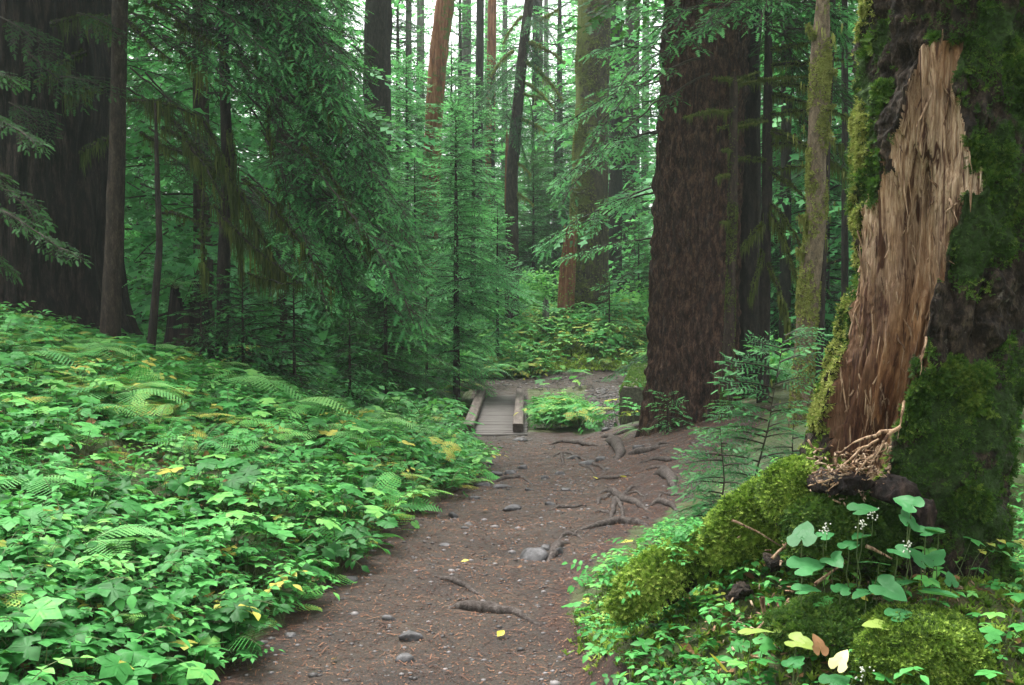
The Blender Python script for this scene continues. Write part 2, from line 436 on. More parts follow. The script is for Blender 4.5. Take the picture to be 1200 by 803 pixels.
def rotten_mat():
    m, N, L = new_mat("rotten_heartwood")
    tc = N.new("ShaderNodeTexCoord").outputs["Object"]
    mp = nd(N, "ShaderNodeMapping"); L.new(tc, mp.inputs[0]); mp.inputs["Scale"].default_value = (1, 1, 0.09)
    f1 = noise(N, L, mp.outputs[0], 130, 6, 0.75, 0.3)
    mp2 = nd(N, "ShaderNodeMapping"); L.new(tc, mp2.inputs[0]); mp2.inputs["Scale"].default_value = (1, 1, 0.35)
    f2 = noise(N, L, mp2.outputs[0], 9, 5, 0.6, 0.6)
    c = ramp(N, L, mathn(N, L, 'ADD', mathn(N, L, 'MULTIPLY', f1, .40), mathn(N, L, 'MULTIPLY', f2, .60)),
             [(0.36, (0.035, 0.013, 0.006)), (0.45, (0.135, 0.056, 0.021)), (0.53, (0.28, 0.145, 0.062)), (0.66, (0.50, 0.34, 0.19))])
    mp3 = nd(N, "ShaderNodeMapping"); L.new(tc, mp3.inputs[0]); mp3.inputs["Scale"].default_value = (1, 1, 0.12)
    ck = ramp(N, L, noise(N, L, mp3.outputs[0], 34, 4, 0.6, 0.5), [(0.40, (1, 1, 1)), (0.46, (0, 0, 0))])
    c = mixc(N, L, mathn(N, L, 'MULTIPLY', ck, .85), c, (0.045, 0.018, 0.009))
    c = mixc(N, L, mathn(N, L, 'MULTIPLY', mathn(N, L, 'MULTIPLY', attr(N, 'var'), 1.0), mathn(N, L, 'SUBTRACT', 1.0, ck), True), c, ramp(N, L, f1, [(.35, (.15, .09, .055)), (.48, (.40, .285, .175)), (.62, (.68, .54, .38))]))
    # the lower part has rotted red-brown, the top weathered pale
    c = mixc(N, L, mathn(N, L, 'MULTIPLY', attr(N, "aux"), 0.85, True), c, ramp(N, L, f1, [(.35, (.014, .006, .004)), (.5, (.055, .021, .012)), (.65, (.13, .055, .032))]))
    p = nd(N, "ShaderNodeBsdfPrincipled"); L.new(c, p.inputs["Base Color"]); p.inputs["Roughness"].default_value = 0.75
    p.inputs["Specular IOR Level"].default_value = 0.3
    b = nd(N, "ShaderNodeBump"); b.inputs["Strength"].default_value = 0.9; b.inputs["Distance"].default_value = 0.012
    L.new(mathn(N, L, 'ADD', f1, f2), b.inputs["Height"]); L.new(b.outputs[0], p.inputs["Normal"])
    o = N.new("ShaderNodeOutputMaterial"); L.new(p.outputs[0], o.inputs[0])
    return m
M['rotten'] = rotten_mat()
M['stone'] = plain_noise_mat("trail_stone", [(0.35, (0.018, 0.016, 0.015)), (0.5, (0.05, 0.047, 0.047)), (0.68, (0.125, 0.12, 0.122))], 16, 0.6, 0.9, 0.45)
M['plank'] = plain_noise_mat("weathered_planks", [(0.3, (0.065, 0.056, 0.050)), (0.5, (0.105, 0.093, 0.084)), (0.7, (0.15, 0.135, 0.124))], 22, 0.75, 0.3, 0.35, 0.12, (0.15, 1, 1))
M['beam'] = plain_noise_mat("weathered_beam", [(0.3, (0.05, 0.038, 0.031)), (0.5, (0.11, 0.088, 0.074)), (0.7, (0.19, 0.155, 0.135))], 22, 0.75, 0.5, 0.35, 0.2, (1, 0.12, 1))
M['litter'] = plain_noise_mat("needle_litter", [(0.25, (0.035, 0.015, 0.010)), (0.5, (0.12, 0.05, 0.027)), (0.8, (0.24, 0.12, 0.065))], 5, 0.8, 0.0, 0.3, 0.9)
M['gravel'] = plain_noise_mat("gravel_stones", [(0.25, (0.03, 0.026, 0.024)), (0.5, (0.07, 0.064, 0.06)), (0.85, (0.17, 0.155, 0.15))], 6, 0.6, 0.3, 0.4, 0.8)
M['yellow'] = leaf_mat("yellow_leaf", [(0.0, (0.35, 0.22, 0.03)), (0.5, (0.55, 0.48, 0.05)), (1.0, (0.62, 0.58, 0.12))], 0.5, 0.3)
M['cream'] = leaf_mat("dying_cream_leaf", [(0.0, (0.45, 0.33, 0.12)), (0.5, (0.70, 0.66, 0.28)), (1.0, (0.75, 0.72, 0.40))], 0.5, 0.3)
M['deadleaf'] = leaf_mat("dead_brown_leaf", [(0.0, (0.09, 0.035, 0.015)), (0.5, (0.22, 0.10, 0.04)), (1.0, (0.34, 0.19, 0.08))], 0.7, 0.3)
M['flower'] = leaf_mat("white_flower", [(0.0, (0.6, 0.6, 0.5)), (1.0, (0.75, 0.75, 0.68))], 0.6, 0.3)
M['heart'] = leaf_mat("heart_leaves", [(0.0, (0.016, 0.08, 0.022)), (0.5, (0.035, 0.16, 0.045)), (0.85, (0.065, 0.25, 0.08)), (1.0, (0.24, 0.33, 0.07))], 0.5, 0.3, 0.2, 14, 0.35)
M['floor'] = ground_mat("forest_floor_soil")

# ------------------------------------------------------------------ terrain
YT = np.array([-4, 3.0, 4.26, 5.0, 6.0, 7.0, 8.5, 10.0, 12.0, 14.0, 16.5, 18])
XL = np.array([-1.30, -1.28, -1.19, -1.13, -0.95, -0.86, -0.55, -0.38, -0.42, -0.70, -1.0, -1.05])
XR = np.array([0.45, 0.40, 0.28, 0.17, 0.34, 0.68, 0.95, 0.85, 0.84, 0.60, 0.34, 0.3])
XB = np.array([0.45, 0.40, 0.28, 0.17, 0.36, 0.78, 1.55, 2.3, 2.9, 2.6, 0.9, 0.5])     # outer edge of the bare ground
def xl(y): return np.interp(y, YT, XL)
def xr(y): return np.interp(y, YT, XR)
def xb(y): return np.interp(y, YT, XB)
def base_z(y):
    return np.interp(y, [-10, 6, 7, 8.5, 10, 12, 14, 16.3, 27, 60, 220], [0, 0, -.03, -.11, -.22, -.38, -.53, -.70, -.72, -.55, 1.0])
BR_Y0, BR_Y1 = 16.15, 21.7
def G(x, y):
    x = np.asarray(x, float); y = np.asarray(y, float)
    x, y = np.broadcast_arrays(x, y)
    z = base_z(y).copy()
    d = xl(np.minimum(y, 16.5)) - x
    fade = 1 - 0.75 * sm(14.0, 19.5, y)
    bank = 0.16 * sm(0.0, 0.35, d) + 0.26 * np.maximum(d - 0.1, 0) * (1 - 0.35 * sm(5, 14, d))
    z = z + bank * fade * (1 - .45 * sm(9, 13, y) * sm(3.0, .5, d))
    # slope rising to the right under the big fir
    r = x - np.interp(y, [0, 7, 9, 16, 20], [1.1, 1.1, 0.8, 0.9, 2.5])
    z = z + (0.30 * np.maximum(r, 0) * (1 - 0.6 * sm(2.2, 6, r))) * sm(6.0, 8.5, y) * (1 - 0.8 * sm(14.5, 19, y))
    # hummock the dead tree grows from
    hx, hy = (x - 1.42) / 0.80, (y - 3.75) / 1.0
    z = z + 0.62 * np.exp(-(np.sqrt(hx ** 2 + hy ** 2)) ** 2.6)
    z = z + 0.10 * np.exp(-((x - 0.75) / 0.45) ** 2 - ((y - 4.6) / 1.3) ** 2)
    tz = np.interp(x, [.25, .37, .6, .87, 1.25, 1.8], [.12, .24, .38, .54, .66, .66])
    wa = np.exp(-((y - 3.98) / .24) ** 2) * sm(.22, .42, x) * sm(2.0, 1.4, x)
    z = z + wa * np.maximum(tz - z, 0)
    # mound with the mossy trunk behind the bridge
    mx = (x - 2.0) / 2.3; my = (y - 30.3) / 3.3
    z = z + 1.38 * np.exp(-(mx * mx + my * my) ** 1.7)
    # ground left of the bridge end rises away from the path
    z = z + 0.55 * sm(26, 31, y) * sm(-0.5, -4, x)
    # stream gully under and right of the bridge
    gz = np.exp(-((y - 19.7) / 1.5) ** 2) * sm(7.5, 3.5, np.abs(x + 0.3))
    z = z - 0.45 * gz
    # relief
    P = np.stack([x, y, x * 0], -1)
    near = sm(0.0, 0.6, np.maximum(d, x - xb(y))) 
    z = z + (0.02 + 0.07 * near) * fbm(P * 1.1, 3, 3) + 0.020 * fbm(P * 4.5, 3, 8) + 0.006 * fbm(P * 16, 2, 5)
    z = z + 0.05 * sm(9, 7.6, y) * sm(4, 6.5, y) * (1 - near) * fbm(P * 2.2, 2, 21)
    far = sm(30, 80, y)
    z = z + far * 1.5 * fbm(P * 0.05, 3, 2)
    return z

def aux_mask(x, y):
    """0 mossy floor, 1 needle duff, 2 trodden trail"""
    P = np.stack([x, y, x * 0], -1)
    j = 0.10 * fbm(P * 3.0, 3, 31)
    dl = x - xl(y) + j
    dr = xr(y) - x + j
    db = xb(y) - x + j * 2
    inb = (y < 16.7)
    tr = sm(-0.05, 0.15, dl) * sm(-0.25, 0.2, dr) * inb
    duff = sm(-0.12, 0.05, dl) * sm(-0.1, 0.15, db) * inb
    cy_ = 24.75 + 0.35 * np.sin(x * 0.8) + 0.02 * np.maximum(x, 0) ** 2
    t2 = sm(1.25, 0.95, np.abs(y - cy_) + j) * sm(-1.6, -0.9, x)
    t3 = sm(0.5, 0.3, np.abs(x - (1.75 + 0.08 * (y - 20))) + j) * sm(16.9, 17.6, y) * sm(25, 24, y)
    t0 = sm(0.62, 0.5, np.abs(x + 0.25)) * sm(21.5, 21.8, y) * sm(26, 25, y)
    dirt_l = sm(1.6, 0.8, np.sqrt(((x + 6.4) / 2.2) ** 2 + ((y - 13.6) / 1.1) ** 2)) 
    return np.maximum.reduce([2 * tr, duff, 2 * t2, 2 * t3, 2 * t0, dirt_l])

def grow(a, b, s0, k):
    out = [a]; s = s0
    while out[-1] < b:
        out.append(out[-1] + s); s *= k
    return np.array(out)
gx = np.concatenate([-grow(8.0, 160, 0.12, 1.09)[::-1][:-1], np.arange(-8.0, -2.2, 0.07), np.arange(-2.2, 3.2, 0.028), np.arange(3.2, 8, 0.09), grow(8.0, 160, 0.12, 1.09)])
gy = np.concatenate([np.array([-60, -40, -25, -15, -9, -5, -3, -1.5, -.5, .3, 1, 1.6]), np.arange(2.0, 8, 0.03), np.arange(8, 17.5, 0.055), np.arange(17.5, 33, 0.12), grow(33.0, 240, 0.25, 1.06)])
GX, GY = np.meshgrid(gx, gy)
GZ = G(GX, GY)
GA = aux_mask(GX, GY)
GV = np.stack([GX, GY, GZ], -1).reshape(-1, 3)
GF = gridq(len(gy), len(gx))
fa = GA.reshape(-1)[GF].mean(1)
fc = GV[GF].mean(1)
is_trail = fa > 1.2
def sub(mask):
    F = GF[mask]; u, inv = np.unique(F, return_inverse=True)
    b = Buf(); b.add(GV[u], inv.reshape(F.shape), 0.5, 0, GA.reshape(-1)[u]); return b
kind(build(sub(~is_trail), "forest_floor", M['floor'], smooth=True), 'structure')
kind(build(sub(is_trail), "trail", M['floor'], smooth=True), 'structure')

# ------------------------------------------------------------------ conifer sprays
def twiglet(n, L, w, hw):
    V, T = [], []
    for i in range(n):
        x = L * (i + 0.3) / n; l = w * (1 - 0.45 * (i / n) ** 2)
        for s in (1, -1):
            k = len(V); V += [(x - hw, 0, 0), (x + hw, 0, 0), (x + 0.55 * l, s * l, 0.12 * l)]; T.append((k, k + 1, k + 2) if s > 0 else (k, k + 2, k + 1))
    k = len(V); V += [(L * 0.85, -0.25 * w, 0), (L * 0.85, 0.25 * w, 0), (L + w * 0.6, 0, 0)]; T.append((k, k + 1, k + 2))
    return Buf().add(V, T, 0.0).pack()

def make_branch(L, seed, lod='mid', droop=0.22, sidek=0.42, bare=0.10):
    sidek = .52 if lod == 'near' else sidek
    rng = np.random.default_rng(seed)
    if lod == 'near': tw = twiglet(7, 0.048, 0.0125, 0.0034); tl, sp, step = 0.048, 0.026, 0.014
    elif lod == 'mid': tw = twiglet(4, 0.078, 0.019, 0.0100); tl, sp, step = 0.078, 0.043, 0.027
    elif lod == 'xfar': tw = twiglet(2, 0.24, 0.085, 0.062); tl, sp, step = 0.24, 0.20, 0.15
    else: tw = twiglet(3, 0.17, 0.055, 0.034); tl, sp, step = 0.17, 0.11, 0.085
    b = Buf()
    tt = np.linspace(0, 1, 9)
    wy = rng.normal(0, 0.03 * L, 2)
    def axis(t):
        t = np.asarray(t, float)
        return np.stack([L * t, wy[0] * np.sin(t * 3) + wy[1] * t * t, -droop * L * t ** 2 + 0.04 * L * np.sin(t * 2.5)], -1)
    V, F = tube(axis(tt), np.linspace(0.006 + 0.005 * L, 0.0012, 9), 3)
    b.add(V, F, 0.5, 1)
    O, D, S, VR = [], [], [], []
    s = bare * L; side = 1
    while s < L * 0.985:
        t = s / L
        l = sidek * L * ((1 - t) ** 0.75) * min(1, 0.45 + (t - bare) * 4) * rng.uniform(0.65, 1.2) + tl * 0.5
        if l < tl * 1.1:
            a = rad(rng.uniform(42, 58)); O.append(axis(t)); D.append((math.cos(a), side * math.sin(a), -0.15)); S.append(rng.uniform(.7, 1)); VR.append(rng.uniform(.4, .9))
        else:
            a = rad(rng.uniform(46, 66)); p0 = axis(t)
            dz = rng.uniform(-0.18, 0.05)
            d0 = np.array([math.cos(a), side * math.sin(a), dz])
            curl = rng.uniform(0.1, 0.35); dro = rng.uniform(.1, .35)
            def ax2(u):
                u = np.asarray(u, float)[..., None]
                return p0 + d0 * l * u + np.array([curl * l, 0, -dro * l]) * u ** 2
            if lod not in ('far', 'xfar'):
                V, F = tube(ax2(np.array([0, .5, 1.])), [0.0022, .0015, .0006] if lod == 'near' else [0.004, .003, .001], 3); b.add(V, F, 0.5, 1)
            q = 0.06 * l; sd = 1
            while q < l:
                u = q / l; dd = ax2(u + .02) - ax2(u - .02); dd = dd / np.linalg.norm(dd)
                aa = rad(rng.uniform(38, 60)) * sd
                yy = np.cross([0, 0, 1.0], dd); yy /= np.linalg.norm(yy)
                O.append(ax2(u)); D.append(dd * math.cos(aa) + yy * math.sin(aa) + np.array([0, 0, rng.uniform(-.25, .1)]))
                S.append(rng.uniform(.7, 1.15) * (1 - 0.5 * u) * (1.1 if l > 3 * tl else .8)); VR.append(rng.uniform(0, .45) + 0.40 * u + 0.1 * t)
                q += step * rng.uniform(.8, 1.2); sd = -sd
            O.append(ax2(.97)); D.append(ax2(1.) - ax2(.9)); S.append(1.0); VR.append(rng.uniform(.6, 1.0))
        s += sp * rng.uniform(.75, 1.25); side = -side
    O.append(axis(.98)); D.append(axis(1.) - axis(.9)); S.append(1.1); VR.append(.9)
    O, D, S, VR = np.array(O), np.array(D), np.array(S), np.array(VR)
    up = np.array([0, 0, 1.0]) + rng.normal(0, .38, (len(O), 3))
    b.inst(tw, basis(D, up) * S[:, None, None], O, VR)
    return b.pack()

LENS = {'near': [0.18, 0.32, 0.5], 'mid': [0.3, 0.6, 1.0, 1.6, 2.3], 'far': [0.8, 1.5, 2.6], 'xfar': [1.0, 1.8, 2.8]}
BR = {k: {l: [make_branch(l, i * 31 + int(l * 100), k) for i in range(3 if k in ('near', 'mid') else 2)] for l in v} for k, v in LENS.items()}

def put_boughs(buf, lod, P0, D, L, roll=None, dvar=None, rng=RNG, up=(0, 0, 1)):
    P0, D, L = np.atleast_2d(P0), np.atleast_2d(D), np.atleast_1d(L)
    lens = np.array(LENS[lod])
    which = np.argmin(np.abs(np.log(lens[None] / L[:, None])), 1)
    var = rng.integers(0, len(BR[lod][LENS[lod][0]]), len(L))
    Mx = basis(D, up) * (L / lens[which])[:, None, None]
    fl = np.where(rng.random(len(L)) < .5, -1.0, 1.0)
    if roll is not None: Mx = Mx @ rotx(roll)
    dv = rng.normal(0, .08, len(L)) if dvar is None else dvar
    for w in range(len(lens)):
        for v in range(len(BR[lod][LENS[lod][0]])):
            k = (which == w) & (var == v)
            if k.any(): buf.inst(BR[lod][LENS[lod][w]][v], Mx[k], P0[k], dv[k])

def crown(H, R, n, lod, seed, z0=0.0, shape=0.85, elev=(5, -12), lean=(0, 0), minL=0.12, azr=None, top=True):
    """a cone of sprays round a stem that starts at the origin and is H high"""
    rng = np.random.default_rng(seed); b = Buf()
    u = (np.arange(n) + rng.random(n)) / n
    z = z0 + (H * 0.98 - z0) * u ** 0.92
    az = (np.arange(n) * 2.39996 + rng.normal(0, .35, n)) if azr is None else rng.uniform(azr[0], azr[1], n)
    L = (R - minL) * np.clip(1 - (z - z0) / (H - z0), 0, 1) ** shape * rng.uniform(.6, 1.15, n) + minL
    L = L * np.clip(.95 + 1.1 * fbm(np.stack([np.cos(az) * 1.1, np.sin(az) * 1.1, z / H * 5 + seed], -1), 2, seed), .35, 1.5)
    e = np.radians(np.interp(u, [0, 1], [elev[1], elev[0]]) + rng.normal(0, 7, n) + 25 * u ** 4)
    D = np.stack([np.cos(az) * np.cos(e), np.sin(az) * np.cos(e), np.sin(e)], -1)
    P0 = np.stack([lean[0] * (z / H) ** 1.5, lean[1] * (z / H) ** 1.5, z], -1)
    put_boughs(b, lod, P0, D, L, roll=rng.normal(0, .25, n), rng=rng)
    return b

# ------------------------------------------------------------------ moss tufts and hanging strands
def tuft(seed, n=5, spread=1.0):
    rng = np.random.default_rng(seed); b = Buf()
    fr = twiglet(4, 1.0, 0.30, 0.11)
    az = np.arange(n) / n * 2 * pi + rng.random(n)
    el = rng.uniform(.3, 1.1, n)
    D = np.stack([np.cos(az) * np.cos(el) * spread, np.sin(az) * np.cos(el) * spread, np.sin(el)], -1)
    b.inst(fr, basis(D, np.array([0, 0, 1.0]) + rng.normal(0, .2, (n, 3))) * rng.uniform(.6, 1.1, n)[:, None, None], D * 0.05, rng.uniform(-.15, .15, n))
    return b.pack()
TUFTS = [tuft(i) for i in range(4)]
def blades(seed, n=6):
    rng = np.random.default_rng(seed); V, T = [], []
    for i in range(n):
        a = rng.uniform(0, 2 * pi); l = rng.uniform(.6, 1.1); e = rng.uniform(.5, 1.3); w = 0.11
        d = np.array([math.cos(a) * math.cos(e), math.sin(a) * math.cos(e), math.sin(e)]); s = np.array([-math.sin(a), math.cos(a), 0]) * w
        m = d * l * .55 + np.array([0, 0, .06]); e2 = d * l - np.array([0, 0, .12])
        k = len(V); V += [np.zeros(3) - s * .5, np.zeros(3) + s * .5, m - s, m + s, e2]; T += [(k, k + 1, k + 3), (k, k + 3, k + 2), (k + 2, k + 3, k + 4)]
    return Buf().add(V, T, 0.0).pack()
BLADES = [blades(i) for i in range(4)]
def strand(seed, n=4):
    rng = np.random.default_rng(seed); b = Buf()
    for i in range(n):
        l = rng.uniform(.35, 1.0); w = rng.uniform(.008, .030); a = rng.uniform(0, pi); o = rng.normal(0, .06, 2)
        t = np.array([0, .3, .65, 1.]); ww = w * np.array([.7, 1, .6, .05])
        cx = o[0] + rng.normal(0, .02, 4) * t * 2; cyy = o[1] + rng.normal(0, .02, 4) * t * 2
        V = []
        for k in range(4):
            dx, dy = math.cos(a) * ww[k], math.sin(a) * ww[k]
            V += [(cx[k] - dx, cyy[k] - dy, -l * t[k]), (cx[k] + dx, cyy[k] + dy, -l * t[k])]
        b.add(V, gridq(4, 2), rng.uniform(-.15, .15))
    return b.pack()
STRANDS = [strand(i) for i in range(5)]

def sample_faces(P, n, weight=None, rng=RNG):
    """n random points with normals on the quads of a packed mesh, area times weight per vertex"""
    Q = P['Q']; V = P['V']
    a, b, c, d = (V[Q[:, i]] for i in range(4))
    nn = np.cross(c - a, d - b); ar = np.linalg.norm(nn, axis=1)
    w = ar.copy()
    if weight is not None: w = w * weight[Q].mean(1)
    if w.sum() <= 0: return np.zeros((0, 3)), np.zeros((0, 3))
    idx = rng.choice(len(Q), n, p=w / w.sum())
    u, v = rng.random(n)[:, None], rng.random(n)[:, None]
    p = (a[idx] * (1 - u) + b[idx] * u) * (1 - v) + (d[idx] * (1 - u) + c[idx] * u) * v
    return p, unit(nn[idx])

def add_tufts(buf, P, n, size, weight=None, up_bias=0.5, rng=RNG, tmpl=TUFTS, var=(0.2, 0.8), flip=1.0):
    p, nn = sample_faces(P, n, weight, rng)
    if not len(p): return
    nn = nn * flip
    D = unit(nn + np.array([0, 0, up_bias]))
    s = rng.uniform(size[0], size[1], n)
    Bm = basis(D, rng.normal(0, 1, (n, 3)))                # columns x = D
    Mx = np.stack([Bm[..., 1], Bm[..., 2], Bm[..., 0]], -1) * s[:, None, None]
    # patchy colour
    dv = np.clip(rng.uniform(var[0], var[1], n) + 0.25 * fbm(p * 6, 2, 77), 0, 1)
    k = rng.integers(0, len(tmpl), n)
    for i in range(len(tmpl)):
        q = k == i
        buf.inst(tmpl[i], Mx[q], p[q] - nn[q] * 0.003, dv[q])

def add_strands(buf, pts, n, length, width=1.0, rng=RNG, under=0.0, var=(0.2, 0.9)):
    """moss hanging from points along a polyline"""
    pts = np.asarray(pts, float)
    u = rng.random(n) * (len(pts) - 1); i = u.astype(int); f = (u - i)[:, None]
    p = pts[i] * (1 - f) + pts[np.minimum(i + 1, len(pts) - 1)] * f
    p = p + rng.normal(0, .006 + under, (n, 3)) * np.array([1, 1, .3])
    ln = rng.uniform(.25, 1, n) ** 2.2 * length * np.clip(.45 + 2.4 * (fbm(p * 4.5, 3, 5) + .22), .2, 1.6)
    ln = np.maximum(ln, .02)
    Mx = rotz(rng.uniform(0, 2 * pi, n)) * np.stack([ln * width * .9 + .01, ln * width * .9 + .01, ln], -1)[:, None, :]
    k = rng.integers(0, len(STRANDS), n)
    for j in range(len(STRANDS)):
        q = k == j
        buf.inst(STRANDS[j], Mx[q], p[q], rng.uniform(var[0], var[1], q.sum()))

# ------------------------------------------------------------------ trunks
def trunk_pack(cent, rx, nseg, amp, fr, zfr, seed, ry=None, flare_lobes=0, moss=None, lumps=0.0, nring=None, ridged=True):
    """rings round cent (m,3); radial furrows of depth amp. Returns the packed mesh"""
    cent = np.asarray(cent, float); m = len(cent)
    if nring:
        t = np.linspace(0, m - 1, nring)
        cent2 = np.stack([np.interp(t, np.arange(m), cent[:, k]) for k in range(3)], -1)
        rx = np.interp(t, np.arange(m), rx); ry = None if ry is None else np.interp(t, np.arange(m), ry)
        cent, m = cent2, nring
    ry = rx if ry is None else ry
    th = np.linspace(0, 2 * pi, nseg, endpoint=False)
    C, S = np.cos(th)[None], np.sin(th)[None]
    rm = float(np.mean(rx))
    Z = cent[:, 2:3]
    q = np.stack([C * rm * fr + 0 * Z, S * rm * fr + 0 * Z, Z * zfr + 0 * C], -1)
    n1 = fbm(q, 3, seed)
    if ridged:
        n1 = 1 - np.abs(n1) * 3.2; n1 = np.clip(n1, -1, 1)
        n1 = -n1
    n2 = fbm(q * 3.1, 3, seed + 5)
    z0 = cent[0, 2]
    h = (Z - z0)
    lob = 0
    if flare_lobes:
        lob = np.exp(-h / 0.55) * (0.3 + 0.7 * np.sin(th * flare_lobes + seed)[None] ** 2) * 0.20 + np.exp(-h / 0.18) * 0.12
    big = lumps * fbm(np.stack([C * 1.5 + 0 * Z, S * 1.5 + 0 * Z, Z * 1.2 + 0 * C], -1), 2, seed + 9)
    d = amp * (n1 * .8 + n2 * .5)
    RX = rx[:, None] * (1 + lob + big) + d; RY = ry[:, None] * (1 + lob + big) + d
    V = np.stack([cent[:, 0:1] + RX * C, cent[:, 1:2] + RY * S, Z + 0 * C], -1).reshape(-1, 3)
    aux = np.zeros(len(V)) if moss is None else moss(V, np.broadcast_to(th, (m, nseg)).reshape(-1))
    return Buf().add(V, gridq(m, nseg, True), 0.5, 0, aux).pack()

def line_px(pts, Y, ztop, zbot_extra=0.25, n=40, curve=0.0):
    """centre line from pixels (px, py, width px), carried down into the ground and up to ztop"""
    P = np.array([[*W(a, b, Y), c * Y / FPX / 2] for a, b, c in pts])      # x y z r
    P = P[np.argsort(P[:, 2])]
    zb = G(P[0, 0], P[0, 1]) - zbot_extra
    lo, hi = P[0], P[-1]
    s0 = (P[1] - P[0]) / max(P[1, 2] - P[0, 2], .01) if len(P) > 1 else np.zeros(4)
    a = lo.copy(); a[:2] = lo[:2] + s0[:2] * (zb - lo[2]); a[2] = zb
    if zb < lo[2] - .01: P = np.vstack([a, P])
    s1 = (P[-1] - P[-2]) / (P[-1, 2] - P[-2, 2])
    b = hi.copy(); b[:2] = hi[:2] + s1[:2] * (ztop - hi[2]) * .6; b[2] = ztop; b[3] = hi[3] * .45
    if ztop > hi[2] + .01: P = np.vstack([P, b])
    zz = np.linspace(P[0, 2], P[-1, 2], n)
    return np.stack([np.interp(zz, P[:, 2], P[:, k]) for k in range(4)], -1)

def limb(parent, p0, p1, r0, sag=0.05, seed=0, moss=0.0, mlen=0.12, mat='bark_dark', mossmat='moss_hang', r1=None, n=14, wob=.05, fuzz=True):
    """one bare limb with moss sleeves and hanging strands"""
    pts = bend(p0, p1, sag, n, wob, seed)
    rr = np.linspace(r0, r0 * .35 if r1 is None else r1, n) * (1 + .35 * fbm(pts * 9, 2, seed))
    V, F = tube(pts, rr, 7)
    b = Buf().add(V, F, 0.5, 0, 0.5)
    L = np.linalg.norm(np.asarray(p1) - np.asarray(p0))
    if moss > 0:
        rng = np.random.default_rng(seed + 100)
        tmp = Buf().add(V, F).pack()
        if fuzz:
            s = Buf(); add_tufts(s, tmp, int(moss * 160 * L), (0.012 + r0 * .3, .03 + r0 * .7), None, -.2, rng, BLADES)
            P = s.pack(); P['mT'] = P['mT'] + 1; P['mQ'] = P['mQ'] + 1
            b.inst(P, np.eye(3)[None], np.zeros((1, 3)))
        s = Buf(); add_strands(s, pts, int(moss * 170 * L), mlen, 1.0, rng, r0 * .3)
        P = s.pack(); P['mT'] = P['mT'] + 1; P['mQ'] = P['mQ'] + 1
        b.inst(P, np.eye(3)[None], np.zeros((1, 3)))
    return build(b, "limb", [M[mat], M[mossmat]], parent)

def tree(name, label, pts, Y, bark, ztop=16.0, nseg=20, amp=0.01, fr=9, zfr=1.6, seed=1, lobes=0, group=None, moss=None, lumps=.06, nring=None, base_extra=.25):
    c = line_px(pts, Y, ztop, base_extra)
    base = c[0].copy(); base[2] = G(base[0], base[1])
    t = thing(name, label, "tree", base[:3], group)
    nring = nring or max(30, int((c[-1, 2] - c[0, 2]) / max(.04, Y * .006)))
    P = trunk_pack(c[:, :3], c[:, 3], nseg, amp, fr, zfr, seed, flare_lobes=lobes, moss=moss, lumps=lumps, nring=min(nring, 800))
    build(P, "trunk", M[bark], t, smooth=True)
    return t, c, P

# shared crowns (built once, copied)
CROWN_CACHE = {}
def crown_obj(parent, key, loc, scale=1.0, rz=0.0, mat='needle', kw=None):
    k = (key, mat)
    if k not in CROWN_CACHE:
        CROWN_CACHE[k] = mesh_from(crown(**kw).pack(), "crown", [M[mat], M['twig']])
    o = bpy.data.objects.new("crown", CROWN_CACHE[k]); COL.objects.link(o)
    o.parent = parent; o.location = [float(a - b) for a, b in zip(loc, parent.location)]
    o.scale = (scale,) * 3; o.rotation_euler = (0, 0, rz)
    return o
HIGH = dict(H=9.0, R=2.6, n=110, lod='far', seed=5, z0=0.0, elev=(15, -18), minL=.5)
HIGH2 = dict(H=9.0, R=3.0, n=130, lod='far', seed=6, z0=0.0, elev=(15, -22), minL=.5)

# ---- the tall trees, from left to right of the photograph
# giant cedar on the left edge
def furrow_moss(V, th): return 0.25 * fbm(V * 1.3, 2, 4)
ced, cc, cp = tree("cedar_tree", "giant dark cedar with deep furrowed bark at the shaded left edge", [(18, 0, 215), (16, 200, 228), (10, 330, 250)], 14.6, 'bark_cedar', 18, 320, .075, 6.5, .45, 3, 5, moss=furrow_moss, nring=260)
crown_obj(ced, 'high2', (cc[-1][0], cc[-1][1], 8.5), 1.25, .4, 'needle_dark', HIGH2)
rngc = np.random.default_rng(5)
for i, (a, b_, c_, d_) in enumerate([(60, 28, 135, 20), (75, 110, 120, 108), (95, 180, 142, 160), (100, 60, 40, 100)]):
    limb(ced, W(a, b_, 13.5), W(c_, d_, 12.9), .03, .04, i, .9, .30)
bg = Buf()
bp = []
for (a, b_, c_, d_, Y) in [(30, 60, 100, 110, 12.8), (70, 90, 140, 95, 12.5), (0, 20, 70, 60, 12.6), (10, 120, 60, 150, 12.9), (90, 15, 160, 40, 12.5)]:
    p0, p1 = W(a, b_, Y), W(c_, d_, Y - .4); put_boughs(bg, 'mid', p0, p1 - p0, np.linalg.norm(p1 - p0), roll=np.array([.4]))
build(bg, "spray", [M['needle_dark'], M['twig']], ced)

sl, sc_, sp_ = tree("hemlock_tree", "slim straight brown hemlock trunk just beside the giant left cedar", [(141, 0, 18), (137, 200, 19), (131, 340, 22), (130, 372, 24)], 12.4, 'bark_brown', 16, 48, .008, 12, 1.5, 8, 4, moss=lambda V, th: .3 * sm(1.2, 3.2, V[:, 2]) - .1)
crown_obj(sl, 'high', (sc_[-1][0], sc_[-1][1], 7.5), .8, 1.2, 'needle_dark', HIGH)

